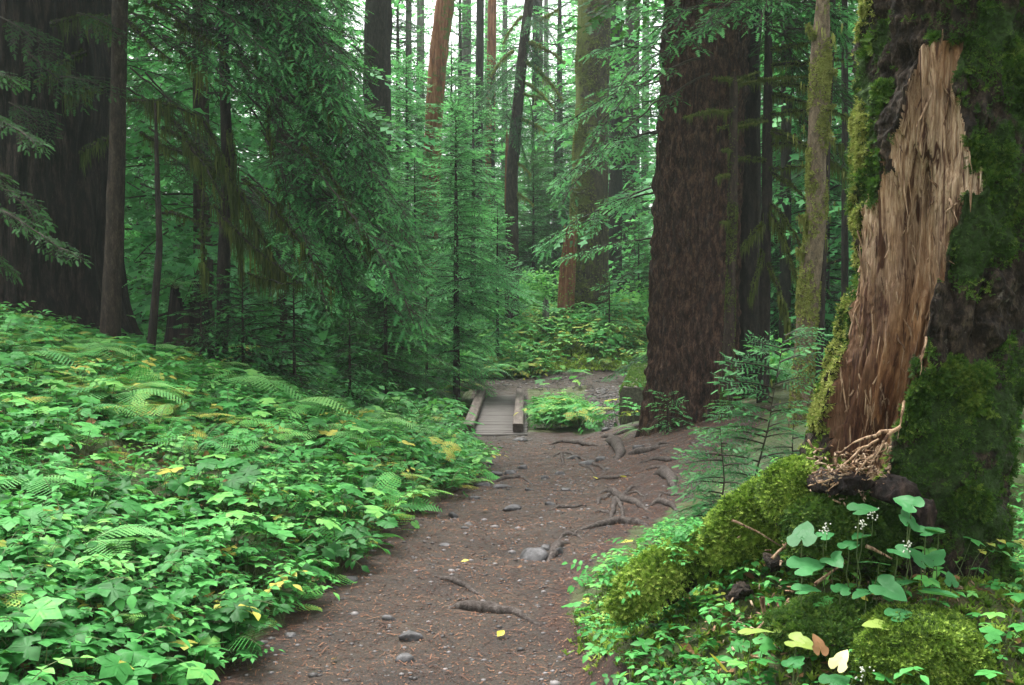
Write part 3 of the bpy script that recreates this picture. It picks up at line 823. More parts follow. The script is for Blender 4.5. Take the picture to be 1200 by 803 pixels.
# drooping hemlock whose boughs fill the left half
hm, hc, hp = tree("hemlock_tree", "dark mossy hemlock with boughs sweeping down over the fern bank", [(262, 40, 13), (266, 200, 13), (262, 330, 15)], 12.6, 'bark_dark', 13, 28, .008, 12, 1.5, 12, 3, moss=lambda V, th: .4 + 0 * th)
b = Buf(); rng = np.random.default_rng(44)
def boughs_px(buf, specs, lod='mid', rng=rng, jit=1.0):
    for (a, b_, c_, d_, Y0, Y1, n, spread) in specs:
        for i in range(n):
            j = rng.normal(0, spread, 4) * jit
            p0 = W(a + j[0] * .5, b_ + j[1] * .8, Y0 + rng.normal(0, .25)); p1 = W(c_ + j[2], d_ + j[3], Y1 + rng.normal(0, .5))
            put_boughs(buf, lod, p0, p1 - p0, min(np.linalg.norm(p1 - p0), 2.6), roll=rng.normal(0, .35, 1), rng=rng)
def sweep(buf, specs, seed, subs=13, lod='mid', face=.3):
    """long limbs with flat side sprays: (x0, y0, x1, y1, depth0, depth1, arch, side length, copies, spread)"""
    r = np.random.default_rng(seed)
    for (a, b_, c_, d_, Y0, Y1, arch, sl_, n, spread) in specs:
        for _ in range(n):
            j = r.normal(0, spread, 4)
            p0 = W(a + j[0] * .4, b_ + j[1] * .7, Y0 + r.normal(0, .2)); p1 = W(c_ + j[2], d_ + j[3], Y1 + r.normal(0, .4))
            pts = bend(p0, p1, arch * r.uniform(.6, 1.3), 18, .05, int(r.integers(1e6)))
            V, F = tube(pts, np.linspace(.015, .003, 18), 5); buf.add(V, F, .5, 1)
            u = np.clip(np.linspace(.18, .99, subs) + r.normal(0, .02, subs), .1, .99)
            k = u * 17; i0 = np.minimum(k.astype(int), 16); P0 = pts[i0] + (pts[i0 + 1] - pts[i0]) * (k - i0)[:, None]
            T = unit(pts[i0 + 1] - pts[i0]); h = np.arctan2(T[:, 1], T[:, 0])
            side = np.where(np.arange(subs) % 2, 1, -1); az = h + side * np.radians(r.uniform(30, 75, subs)) * (1 - .5 * u)
            el = np.arcsin(np.clip(T[:, 2] * .55, -1, 1)) + np.radians(r.normal(-6, 9, subs))
            D = np.stack([np.cos(az) * np.cos(el), np.sin(az) * np.cos(el), np.sin(el)], -1)
            L = sl_ * (1.05 - .65 * u) * r.uniform(.6, 1.2, subs)
            put_boughs(buf, lod, P0, D, L, roll=r.normal(0, .2, subs), dvar=r.normal(0, .08, subs) + .10 * u, rng=r, up=(0, -face, 1))
            put_boughs(buf, lod, pts[-3], unit(pts[-1] - pts[-4]), np.array([sl_ * .7]), rng=r, up=(0, -face, 1))
sweep(b, [
    (190, -30, 300, 70, 12.4, 11.3, .06, .65, 2, 16), (230, -60, 370, 50, 12.4, 11.2, .07, .70, 3, 18), (300, -70, 400, 15, 12.4, 11.3, .06, .65, 3, 16), (260, 10, 388, 100, 12.4, 11.2, .07, .75, 3, 20),
    (330, -10, 405, 110, 12.4, 11.4, .06, .6, 3, 14), (300, 60, 425, 190, 12.3, 11.3, .08, .75, 3, 20), (330, 100, 470, 265, 12.2, 11.3, .08, .72, 4, 18), (335, 150, 482, 322, 12.1, 11.2, .08, .7, 4, 16), (345, 210, 478, 372, 12.1, 11.4, .07, .6, 3, 14), (240, -20, 330, 90, 12.4, 11.4, .06, .6, 2, 16),
    (320, 170, 430, 350, 12.1, 11.4, .07, .62, 2, 16), (200, 40, 290, 105, 12.3, 11.4, .06, .5, 2, 12), (350, 60, 415, 160, 12.2, 11.5, .06, .5, 2, 10), (310, 180, 395, 372, 12.2, 11.6, .06, .5, 2, 14),
    (270, -20, 360, 20, 12.6, 11.6, .06, .7, 2, 20)], 77)
# twigs of the drooping boughs: darker strings beneath
build(b, "crown", [M['needle'], M['twig']], hm)
b = Buf()
sweep(b, [(300, 120, 420, 330, 12.9, 12.4, .06, .6, 4, 24), (280, 60, 400, 220, 13.1, 12.6, .06, .6, 3, 24), (200, 0, 300, 90, 13.1, 12.6, .05, .55, 3, 22), (300, -30, 420, 80, 13.2, 12.7, .06, .6, 3, 24), (150, 20, 270, 120, 13.8, 13.2, .06, .6, 3, 20), (160, 90, 300, 230, 13.9, 13.3, .06, .6, 3, 22), (180, 180, 330, 320, 14, 13.4, .06, .6, 3, 22), (280, 210, 400, 370, 13.4, 12.8, .06, .55, 3, 22)], 78)
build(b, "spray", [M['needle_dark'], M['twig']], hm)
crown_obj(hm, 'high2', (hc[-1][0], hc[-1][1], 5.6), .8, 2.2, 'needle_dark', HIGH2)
# mossy limbs hanging in front of the gap
for i, (a, b_, c_, d_, Y, r, sg, ml) in enumerate([
    (170, 0, 235, 45, 11.8, .028, .04, .22), (150, 25, 200, 70, 11.8, .022, -.03, .16), (150, 118, 235, 140, 11.8, .02, .08, .3),
    (175, 120, 262, 235, 11.8, .024, .10, .38), (190, 150, 330, 320, 11.8, .022, .12, .42), (232, 135, 272, 215, 11.8, .020, .08, .4),
    (165, 155, 250, 190, 11.9, .016, -.05, .2), (235, 180, 240, 330, 11.8, .026, .02, .3), (250, 240, 355, 335, 11.7, .02, -.04, .42),
    (268, 150, 285, 330, 12.0, .024, .03, .35), (190, 250, 245, 270, 11.9, .016, .1, .25), (290, 320, 355, 332, 11.6, .014, -.06, .2),
    (300, 0, 360, 60, 11.5, .018, .05, .2), (335, 60, 400, 150, 11.3, .014, .06, .22), (355, 170, 440, 300, 11.3, .014, .06, .22), (285, 210, 390, 340, 11.5, .018, .05, .3), (210, 60, 270, 110, 11.8, .02, .05, .35), (300, 60, 330, 240, 12.0, .018, .06, .35), (205, 30, 262, 60, 11.7, .022, .05, .2)]):
    limb(hm, W(a, b_, Y), W(c_, d_, Y - .2), r, sg, 200 + i, 1.0, ml)

ds, _, _ = tree("dead_sapling", "thin dark dead stem standing between the slim trunk and the mossy boughs", [(184, 195, 6), (187, 290, 8), (179, 385, 10)], 11.2, 'bark_dark', 3.4, 14, .003, 20, 2, 15)

# hollow stump in the dark gap
st = W(222, 385, 13.6); st[2] = G(st[0], st[1])
stump = thing("broken_stump", "broken dark hollow stump in the gap under the mossy limbs", "stump", st)
zz = np.linspace(-.2, 1.25, 60)
P = trunk_pack(np.stack([st[0] + 0 * zz, st[1] + 0 * zz, st[2] + zz], -1), np.interp(zz, [-.2, 0, .4, 1.25], [.42, .36, .28, .2]), 60, .03, 7, .4, 31, flare_lobes=4)
V = P['V']; top = V[:, 2] > st[2] + .95 + .35 * fbm(np.stack([np.arctan2(V[:, 1] - st[1], V[:, 0] - st[0]) * 1.5, V[:, 0] * 0, V[:, 0] * 0], -1), 2, 3)
keep = ~top[P['Q']].any(1); P['Q'] = P['Q'][keep]; P['mQ'] = P['mQ'][keep]
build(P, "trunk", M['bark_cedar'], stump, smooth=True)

# ---- middle distance trunks
mid_trees = [
    # label, pts, Y, bark, amp, seed, crown?, mosspatch
    ("thick dark furrowed trunk rising behind the drooping hemlock boughs", [(444, 0, 30), (442, 150, 32), (438, 300, 36)], 25, 'bark_dark', .03, 21, 0),
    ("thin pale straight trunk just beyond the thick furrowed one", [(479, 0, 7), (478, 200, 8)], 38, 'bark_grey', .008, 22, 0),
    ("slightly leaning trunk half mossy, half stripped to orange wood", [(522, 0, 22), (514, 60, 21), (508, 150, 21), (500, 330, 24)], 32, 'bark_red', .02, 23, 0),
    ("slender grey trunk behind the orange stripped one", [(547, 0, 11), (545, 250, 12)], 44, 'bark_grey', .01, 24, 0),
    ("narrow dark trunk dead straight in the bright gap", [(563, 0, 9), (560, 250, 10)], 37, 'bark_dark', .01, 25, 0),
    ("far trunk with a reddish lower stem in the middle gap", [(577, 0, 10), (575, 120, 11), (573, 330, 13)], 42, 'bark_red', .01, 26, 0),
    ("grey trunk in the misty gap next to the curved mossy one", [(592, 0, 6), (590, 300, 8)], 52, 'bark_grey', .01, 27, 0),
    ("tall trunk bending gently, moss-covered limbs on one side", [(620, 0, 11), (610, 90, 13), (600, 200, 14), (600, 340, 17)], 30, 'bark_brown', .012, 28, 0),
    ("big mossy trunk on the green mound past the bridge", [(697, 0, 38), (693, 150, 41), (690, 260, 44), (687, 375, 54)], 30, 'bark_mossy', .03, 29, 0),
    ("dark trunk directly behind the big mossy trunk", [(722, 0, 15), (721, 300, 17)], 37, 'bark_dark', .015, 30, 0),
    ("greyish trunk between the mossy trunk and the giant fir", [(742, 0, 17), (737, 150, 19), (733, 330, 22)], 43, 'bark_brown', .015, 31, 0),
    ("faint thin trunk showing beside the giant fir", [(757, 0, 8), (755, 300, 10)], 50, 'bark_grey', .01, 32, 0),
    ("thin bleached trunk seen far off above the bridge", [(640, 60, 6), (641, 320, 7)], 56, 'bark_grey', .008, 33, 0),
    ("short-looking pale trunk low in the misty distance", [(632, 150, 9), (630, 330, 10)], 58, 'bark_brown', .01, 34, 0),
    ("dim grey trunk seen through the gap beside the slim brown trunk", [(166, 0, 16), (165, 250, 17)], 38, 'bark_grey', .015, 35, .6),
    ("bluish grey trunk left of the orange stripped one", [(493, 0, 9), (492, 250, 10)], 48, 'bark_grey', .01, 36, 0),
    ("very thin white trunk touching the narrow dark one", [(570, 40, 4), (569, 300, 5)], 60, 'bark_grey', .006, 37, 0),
    ("far dark trunk close to the bending mossy-limbed tree", [(628, 0, 8), (626, 300, 9)], 47, 'bark_dark', .01, 38, 0),
    ("dark slim trunk deep in the shaded woods past the fir", [(922, 0, 12), (920, 350, 13)], 21, 'bark_dark', .01, 39, .8),
    ("gloomy trunk half hidden behind the moss-sleeved pole", [(975, 0, 8), (968, 200, 9), (958, 460, 10)], 12.6, 'bark_dark', .006, 40, 0),
    ("thin gloomy trunk in the gap beside the rotten snag", [(990, 0, 7), (990, 400, 9)], 19, 'bark_dark', .006, 41, .7),
    ("dark trunk beyond the right side of the rotten snag", [(1215, 300, 26), (1212, 560, 30)], 12.5, 'bark_dark', .02, 42, .8),
    ("pale trunk peeking over the young hemlock thicket", [(398, 0, 9), (400, 300, 10)], 36, 'bark_brown', .01, 48, 0),
]
TR = {}
for i, (lab, pts, Y, bark, amp, seed, cr) in enumerate(mid_trees):
    big = pts[0][2] > 25
    mossf = (lambda V, th: .25 * np.cos(th - 2.6) + .15) if bark == 'bark_mossy' else ((lambda V, th: .45 * sm(3.5, 5.5, V[:, 2]) + .2 * np.cos(th)) if seed == 23 else (lambda V, th: 0.2 * sm(6, 1, V[:, 2]) + 0 * th))
    t, c, P = tree("tall_tree", lab, pts, Y, bark, 20, 72 if big else 24, amp, 7 if big else 10, .8 if big else 1.2, seed, 4 if Y < 32 else 0, moss=mossf, lumps=.05)
    TR[seed] = (t, c, P)
    if cr:
        zz_ = CAM_H + (370) / FPX * Y + 1.5
        crown_obj(t, 'high' if i % 2 else 'high2', (c[-1][0] * .5 + c[20][0] * .5, c[-1][1], max(zz_, 11)), cr * .75, i * 1.3, 'needle', HIGH if i % 2 else HIGH2)
# moss fur along the left edge of the big mossy trunk
t, c, P = TR[29]
b = Buf(); mv = np.clip(-(P['V'][:, 0] - 2.15) * 1.5 + .55, .15, 1)
add_tufts(b, P, 14000, (.03, .06), mv * sm(-.2, .3, fbm(P['V'] * 2.0, 3, 6)), .3, np.random.default_rng(3), BLADES, (.1, .7)); build(b, "moss", M['moss_pale'], t)
# limbs of the bending tree
t, c, P = TR[28]
for i, (a, b_, c_, d_, r, sg) in enumerate([(612, 30, 655, 10, .05, -.05), (611, 50, 662, 75, .06, .12), (607, 70, 660, 120, .06, .14), (607, 95, 650, 130, .05, .12), (605, 110, 645, 120, .04, .05), (604, 140, 640, 155, .05, .1), (602, 60, 575, 90, .04, .1), (612, 20, 590, 50, .04, .1), (602, 190, 622, 205, .04, .08), (600, 225, 625, 240, .04, .05)]):
    limb(t, W(a, b_, 30), W(c_, d_, 29.7), r, sg, 300 + i, 1.0, .22, 'bark_mossy', 'moss_pale')
b = Buf(); boughs_px(b, [(612, 10, 660, 40, 30, 29.5, 3, 12), (612, 50, 650, 90, 30, 29.6, 3, 14), (605, 60, 570, 110, 30, 29.6, 3, 14), (605, 120, 640, 190, 30, 29.6, 4, 14)]); build(b, "crown", [M['needle'], M['twig']], t)

def stub_tree(name, label, px, pyb, pyt, Y, w0, w1, bark, seed, jag=.25, moss=0, lean=0):
    p0, p1 = W(px, pyb, Y), W(px + lean, pyt, Y)
    p0[2] = min(p0[2], G(p0[0], p0[1])) - .2
    h = p1[2] - p0[2]; zz = np.linspace(0, h, 70)
    t = thing(name, label, "snag", (p0[0], p0[1], p0[2] + .2))
    P = trunk_pack(np.stack([p0[0] + (p1[0] - p0[0]) * zz / h, Y + 0 * zz, p0[2] + zz], -1), np.linspace(w0, w1, 70) * Y / FPX / 2, 36, .015 * w1 * Y / FPX * 8, 9, .5, seed, flare_lobes=3)
    V = P['V']; an = np.arctan2(V[:, 1] - Y, V[:, 0] - p1[0])
    top = V[:, 2] > p1[2] - jag * (.5 + fbm(np.stack([np.cos(an) * 2, np.sin(an) * 2, an * 0], -1), 2, seed))
    keep = ~top[P['Q']].any(1); P['Q'] = P['Q'][keep]; P['mQ'] = P['mQ'][keep]
    build(P, "trunk", M[bark], t, smooth=True)
    if moss:
        b = Buf(); w = sm(p1[2] - .5, p1[2], V[:, 2]) + .1; add_tufts(b, P, moss, (.03, .06), w, .5, np.random.default_rng(seed), BLADES, (.3, .9)); build(b, "moss", M['moss_lime'], t)
    return t
stub_tree("dead_snag", "orange rotting snag leaning against the big mossy trunk", 661, 388, 255, 29.2, 24, 13, 'bark_red', 51, .6, 500, 8)
stub_tree("dead_snag", "narrow reddish snag beside the bending mossy-limbed tree", 597, 330, 143, 30.6, 12, 9, 'bark_red', 52, .5, 200)
stub_tree("dead_snag", "low dark broken post of wood in the shrubs near the orange snag", 640, 372, 346, 28.6, 9, 7, 'bark_grey', 53, .2)

# giant fir right of the bridge with its twin stem
fir, fc_, fp = tree("fir_tree", "giant red-brown fir with plated bark rooted above the trail, tallest on the right", [(829, 0, 98), (824, 100, 100), (818, 200, 100), (814, 300, 100), (812, 400, 103), (811, 450, 106)], 13.3, 'bark_fir', 18, 420, .042, 15.0, 4.0, 61, 5, lumps=.03, nring=700, moss=lambda V, th: .35 * sm(.75, .1, V[:, 2]))
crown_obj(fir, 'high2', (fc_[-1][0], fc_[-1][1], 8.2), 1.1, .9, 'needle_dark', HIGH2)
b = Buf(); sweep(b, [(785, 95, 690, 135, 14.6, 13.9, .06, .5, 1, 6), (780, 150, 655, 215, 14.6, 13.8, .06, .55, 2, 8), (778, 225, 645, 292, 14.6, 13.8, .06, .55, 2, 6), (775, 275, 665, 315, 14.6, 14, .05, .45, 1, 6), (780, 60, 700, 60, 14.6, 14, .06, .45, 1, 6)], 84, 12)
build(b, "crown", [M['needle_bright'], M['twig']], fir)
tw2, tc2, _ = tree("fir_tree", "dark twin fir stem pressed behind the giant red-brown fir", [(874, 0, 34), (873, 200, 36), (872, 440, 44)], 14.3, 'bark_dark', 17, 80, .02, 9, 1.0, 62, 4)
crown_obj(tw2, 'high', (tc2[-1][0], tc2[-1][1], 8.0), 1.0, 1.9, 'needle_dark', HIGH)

def mossy_pole(name, label, pts, Y, ztop, bark, mossmat, ntuft, nstr, slen, seed, tsize=(.012, .03)):
    t, c, P = tree(name, label, pts, Y, bark, ztop, 26, .006, 14, 2.5, seed, 3, lumps=.22, moss=lambda V, th: .3 + 0 * th, nring=150)
    b = Buf(); r = np.random.default_rng(seed)
    wt = np.clip(.12 + 3.2 * fbm(P['V'] * np.array([6, 6, 3.5]), 3, seed), .03, 2) ** 1.3
    wt = wt * (P['V'][:, 2] < 5.5)
    add_tufts(b, P, ntuft, tsize, wt, -.1, r, BLADES, (.2, .95))
    m = c[:, 2] < 5
    add_strands(b, c[m][:, :3], nstr, slen, 1.0, r, float(c[5, 3]) * .9)
    build(b, "moss", M[mossmat], t)
    return t, c, P
mp1, mc1, _ = mossy_pole("mossy_tree", "pale moss-sleeved trunk with shaggy clumps between fir and rotten snag", [(964, 0, 15), (962, 60, 22), (958, 150, 20), (957, 250, 23), (947, 350, 24), (940, 450, 24), (938, 500, 27)], 9.5, 9, 'bark_pole', 'moss_pale', 8500, 420, .13, 71, (.012, .036))
for i, (a, b_, c_, d_) in enumerate([(955, 45, 946, 28), (966, 80, 982, 84), (965, 130, 978, 122), (966, 145, 976, 165), (945, 258, 936, 252), (955, 200, 948, 205), (950, 225, 957, 214), (943, 300, 936, 290)]):
    limb(mp1, W(a, b_, 9.5), W(c_, d_, 9.4), .022, -.1, 400 + i, 3.0, .16 if i in (1, 3) else .10, 'bark_pole', 'moss_pale', n=8)
mp2, mc2, _ = mossy_pole("mossy_tree", "thin olive mossy stem standing right in front of the giant fir", [(860, 90, 9), (859, 200, 11), (856, 350, 11), (853, 430, 13)], 12.2, 3.9, 'bark_brown', 'moss_limb', 3500, 120, .10, 72, (.012, .028))
for i, (a, b_, c_, d_, Y1) in enumerate([(860, 95, 835, 92, 12.0), (860, 97, 890, 84, 12.2), (860, 130, 800, 138, 11.8), (858, 178, 845, 176, 12), (857, 205, 840, 208, 12), (860, 150, 900, 142, 12.3), (862, 100, 945, 90, 12.4), (856, 262, 846, 260, 12)]):
    limb(mp2, W(a, b_, 12.2), W(c_, d_, Y1), .018, .03, 430 + i, 1.5, .13, 'bark_mossy', 'moss_limb', n=9)

dk, dc, dp = tree("hemlock_tree", "dark slender hemlock hung with mossy limbs, between fir and pale pole", [(900, 70, 10), (899, 200, 12), (895, 420, 14)], 12.9, 'bark_dark', 10, 26, .006, 12, 1.5, 73, 3, moss=lambda V, th: .2 + 0 * th)
for i, (a, b_, c_, d_, sg, ml) in enumerate([
    (899, 95, 842, 92, .02, .12), (899, 97, 955, 103, .02, .12), (899, 135, 960, 128, .02, .12), (899, 137, 840, 150, -.02, .15), (899, 155, 955, 180, .08, .15),
    (899, 190, 860, 185, .04, .12), (899, 200, 950, 240, .08, .2), (897, 200, 945, 195, .02, .12), (897, 235, 945, 300, .10, .25), (897, 240, 935, 330, .08, .25), (897, 260, 870, 290, .06, .2), (896, 300, 925, 380, .06, .25),
    (899, 60, 950, 50, .02, .12), (899, 110, 1000, 140, .03, .14), (899, 150, 1000, 210, .06, .2), (895, 290, 880, 350, .06, .2), (898, 170, 990, 170, .03, .15), (899, 78, 1000, 70, .02, .12)]):
    limb(dk, W(a, b_, 12.9), W(c_, d_, 12.6), .020, sg, 500 + i, 1.6, ml, mossmat='moss_limb')
b = Buf(); rng = np.random.default_rng(8)
sweep(b, [(862, 22, 690, 175, 12.1, 10.6, .10, .62, 1, 3), (850, 10, 730, 110, 12.1, 10.8, .08, .55, 1, 5), (820, 70, 650, 150, 12.0, 10.8, .07, .5, 1, 4), (830, 90, 660, 232, 12.2, 11.2, .07, .5, 1, 5),
    (800, 15, 755, 8, 12, 11.4, .03, .3, 1, 4), (900, 0, 830, 30, 12.4, 11.3, .05, .5, 2, 8), (910, 10, 960, 15, 12.6, 11.8, .05, .5, 2, 10), (905, -20, 870, 30, 12.4, 11.6, .05, .5, 2, 10), (940, 0, 1000, 30, 12.4, 11.8, .05, .5, 2, 10)], 79, 11)
build(b, "crown", [M['needle'], M['twig']], dk)
b = Buf()
sweep(b, [(905, 30, 980, 60, 13.5, 13.2, .05, .6, 3, 20), (905, 60, 985, 120, 13.6, 13.3, .05, .6, 3, 20), (905, 110, 990, 200, 13.8, 13.4, .05, .5, 2, 20)], 80)
build(b, "spray", [M['needle_dark'], M['twig']], dk)
crown_obj(dk, 'high', (dc[-1][0], dc[-1][1], 5.2), .8, 2.9, 'needle_dark', HIGH)

# ------------------------------------------------------------------ young conifers
YK = {}
def young(label, px, pyb, pyt, Y, R, n, lod='mid', mat='needle', seed=1, cat="young tree", name="young_hemlock", elev=(12, -10), z0=.08, group=None, lean=(0, 0), shape=.85, rough_=1.0, key=None, rz=0):
    p = W(px, pyb, Y); p[2] = G(p[0], p[1]); H = W(px, pyt, Y)[2] - p[2]
    t = thing(name, label, cat, p, group)
    k = key or seed
    if k in YK:
        m1, m2, H0 = YK[k]
        for mn, mm in (("trunk", m1), ("crown", m2)):
            if mn == "crown": mm = mm
            o = bpy.data.objects.new(mn, mm); COL.objects.link(o); o.parent = t; o.scale = (H / H0,) * 3; o.rotation_euler = (0, 0, rz)
        return t
    zz = np.linspace(-.1, H, 14); q = (np.clip(zz, 0, H) / H)
    V, F = tube(np.stack([lean[0] * q ** 1.5, lean[1] * q ** 1.5, zz], -1), (.008 + .011 * H) * (1 - q) ** .8 + .002, 7)
    o1 = build(Buf().add(V, F), "trunk", M['bark_brown'], t, True, True)
    o2 = build(crown(H, R, n, lod, seed, H * z0, shape, elev, lean), "crown", [M[mat], M['twig']], t, local=True)
    YK[k] = (o1.data, o2.data, H)
    return t
young("tall young hemlock with flat tiers of sprays, in the open behind the bridge", 535, 425, 108, 21.5, 1.6, 190, 'mid', 'needle_bright', 801)
young("bushy young hemlock under the tips of the sweeping boughs", 452, 430, 250, 17.5, 1.25, 120, 'mid', 'needle', 802)
young("mid-sized young hemlock behind and left of the tiered one", 487, 415, 170, 25.5, 1.7, 150, 'mid', 'needle_bright', 803)
young("slight young hemlock on the rise near the sword fern", 583, 400, 235, 27, 1.1, 90, 'mid', 'needle_bright', 804)
young("small dark hemlock seedling below the hanging mossy limbs", 345, 425, 320, 12.8, .75, 60, 'mid', 'needle', 805)
young("broad low hemlock seedling at the top edge of the fern bank", 285, 418, 318, 12.4, .95, 70, 'mid', 'needle', 806)
young("little hemlock seedling beside the broken stump", 236, 412, 345, 12.2, .5, 34, 'mid', 'needle', 807)
young("seedling hemlock crowding the base of the bushy young one", 410, 440, 350, 14.5, .7, 44, 'mid', 'needle', 808)
young("young hemlock growing against the foot of the big mossy trunk", 714, 385, 318, 27.8, .6, 34, 'mid', 'needle_bright', 810)
young("hemlock in the dip between mossy trunk and giant fir", 748, 390, 250, 33, 1.3, 90, 'mid', 'needle', 812)
young("dense hemlock bush beside the young thicket and path bend", 500, 428, 330, 19.5, .8, 46, 'mid', 'needle', 813)
young("seedling spray at the foot of the giant fir by the mossy log", 782, 505, 462, 12.6, .35, 18, 'mid', 'needle_bright', 814)
young("young hemlock against the thick dark furrowed trunk", 430, 420, 120, 22.5, 1.8, 150, 'mid', 'needle', 815, shape=.7)
# tall half-grown ones filling the middle, sharing meshes
for lab, px, pyb, pyt, Y, key, rz in [
    ("half-grown hemlock behind the leaning orange-stripped trunk", 530, 380, 40, 36, 803, 1.0), ("half-grown hemlock closing the gap left of the bending tree", 578, 375, 60, 40, 801, 2.0),
    ("half-grown hemlock behind the orange snag", 650, 370, 90, 41, 815, .5), ("half-grown hemlock standing far behind the thick furrowed trunk", 400, 385, -80, 34, 803, 3.0),
    ("half-grown hemlock behind the big mossy trunk", 702, 372, -40, 44, 801, 4.0), ("shadowy hemlock filling the woods past the twin fir stem", 905, 400, -150, 24, 815, 5.0),
    ("shadowy hemlock behind the moss-sleeved pole", 965, 410, -100, 22, 803, 2.6), ("half-grown hemlock in the gap beside the slim brown trunk", 170, 380, -60, 28, 815, 1.1),
    ("half-grown hemlock behind the broken stump", 240, 385, 60, 24, 801, 4.4), ("half-grown hemlock dim behind the sweeping boughs", 360, 390, -120, 26, 803, 5.2),
    ("shadowy hemlock right of the rotten snag", 1205, 440, 200, 14, 815, 3.7),
    ("tall feathery hemlock closing the sky gap beside the bending tree", 655, 372, -120, 46, 804, .3), ("tall feathery hemlock between the orange-stripped and narrow dark trunks", 540, 378, -70, 43, 804, 2.3),
    ("tall feathery hemlock behind the thick furrowed trunk's right side", 468, 380, -60, 38, 815, 1.9), ("tall feathery hemlock in the misty middle, behind the red-stemmed trunk", 592, 372, -40, 52, 803, 3.9),
    ("half-grown hemlock at the back of the mound", 625, 370, 170, 36, 815, 4.9), ("half-grown hemlock between the furrowed trunk and the tiered young one", 478, 392, 60, 31, 801, 5.9),
    ("half-grown hemlock right behind the tiered young one", 555, 385, 90, 31, 804, 1.4), ("tall feathery hemlock behind the greyish trunk", 745, 372, -60, 48, 804, 4.4)]:
    young(lab, px, pyb, pyt, Y, 1, 1, key=key, rz=rz)

# sapling with fine sprays by the snag
def fine_sapling(label, px, pyb, pyt, Y, specs, seed, lean, name="hemlock_sapling"):
    p = W(px, pyb, Y); p[2] = min(G(p[0], p[1]), p[2] + .05); topp = W(px + lean, pyt, Y)
    t = thing(name, label, "sapling", p)
    pts = bend(p - np.array([0, 0, .05]), topp, 0, 14, .03, seed)
    V, F = tube(pts, np.linspace(.009, .0015, 14), 6)
    build(Buf().add(V, F), "stem", M['twig'], t, True)
    b = Buf(); r = np.random.default_rng(seed)
    for (u, dx, dy, dz) in specs:
        q = p + (topp - p) * u; i = u * 13; j = int(i); q = pts[j] + (pts[min(j + 1, 13)] - pts[j]) * (i - j)
        D = np.array([dx, dy, dz]); L = np.linalg.norm(D)
        put_boughs(b, 'near', q, D, L, r.normal(0, .2, 1), rng=r, up=(0, -.3, 1))
        a2 = r.uniform(-.7, .7)
        if r.random() < .12: put_boughs(b, 'near', q - (topp - p) * .03, rotz(a2) @ D, L * .7, r.normal(0, .3, 1), rng=r, up=(0, -.3, 1))
    build(b, "crown", [M['needle_sapling'], M['twig']], t)
    return t
r_ = np.random.default_rng(91)
sp1 = [(u, *(np.array([math.cos(a), .7 * math.sin(a), .12 + .25 * u]) * (0.50 - .26 * u) * f)) for u, a, f in
       [(.28, 3.3, 1.0), (.30, .2, .8), (.34, 4.4, .9), (.38, 2.7, 1.1), (.42, 5.4, .8), (.45, 3.4, 1.15), (.48, .5, .75), (.52, 2.9, 1.1), (.55, 4.9, .8), (.58, 3.5, 1.2), (.6, .1, .8), (.65, 2.4, 1.), (.7, 3.3, 1.2), (.72, 5.8, .9), (.76, 1.2, .8), (.8, 3.0, 1.2), (.84, .2, 1.1), (.88, 3.9, .9), (.92, 2.8, .9), (.95, .3, 1.2), (.99, .3, 1.0), (.2, 3.0, .9), (.22, 5.7, .7), (.18, 1.6, .7), (.9, 5.6, .8)]]
fine_sapling("delicate light-green hemlock sapling in front of the giant fir's roots", 878, 578, 392, 7.4, sp1, 92, 42)
sp2 = [(u, *(np.array([math.cos(a), .7 * math.sin(a), .10]) * (0.36 - .2 * u) * f)) for u, a, f in [(.2, 3.2, 1), (.3, 0, 1), (.4, 2.6, 1), (.5, 5.2, 1), (.55, 3.5, 1), (.65, .4, 1), (.75, 3, 1), (.85, 5.5, 1), (.95, 1.4, 1), (.98, 3.4, 1), (.35, 4.3, 1.1)]]
fine_sapling("smaller wispy hemlock sapling left of the delicate one", 852, 600, 500, 6.9, sp2 + [(.5, -.3, .1, .02), (.7, -.28, -.1, .04), (.3, -.34, 0, 0)], 93, -8)
fine_sapling("tiny bluish sapling squeezed against the mossy snag foot", 925, 575, 480, 7.6, sp2, 94, 6)

# hemlock standing just outside the frame on the left, its sprays reach in
ex = W(-150, 300, 8.0); ex[2] = G(ex[0], ex[1])
eh = thing("hemlock_tree", "hemlock sprays reaching in from the edge before the giant cedar", "tree", ex)
V, F = tube(np.stack([ex[0] + 0 * np.linspace(0, 1, 20), ex[1] + 0 * np.linspace(0, 1, 20), ex[2] - .2 + np.linspace(0, 9, 20)], -1), np.linspace(.12, .05, 20), 20)
build(Buf().add(V, F), "trunk", M['bark_dark'], eh, True)
b = Buf(); rng = np.random.default_rng(9)
sweep(b, [(-150, 80, 42, 165, 8, 7.8, .05, .42, 1, 2), (-150, 140, 45, 250, 8, 7.8, .05, .42, 1, 4), (-150, 180, 75, 290, 8, 7.8, .05, .42, 1, 4), (-150, 60, 10, 90, 8.4, 8.3, .04, .4, 1, 5), (-150, 220, 10, 312, 8, 7.9, .05, .35, 1, 4)], 81, 14, 'near')
build(b, "crown", [M['needle_dark'], M['twig']], eh)

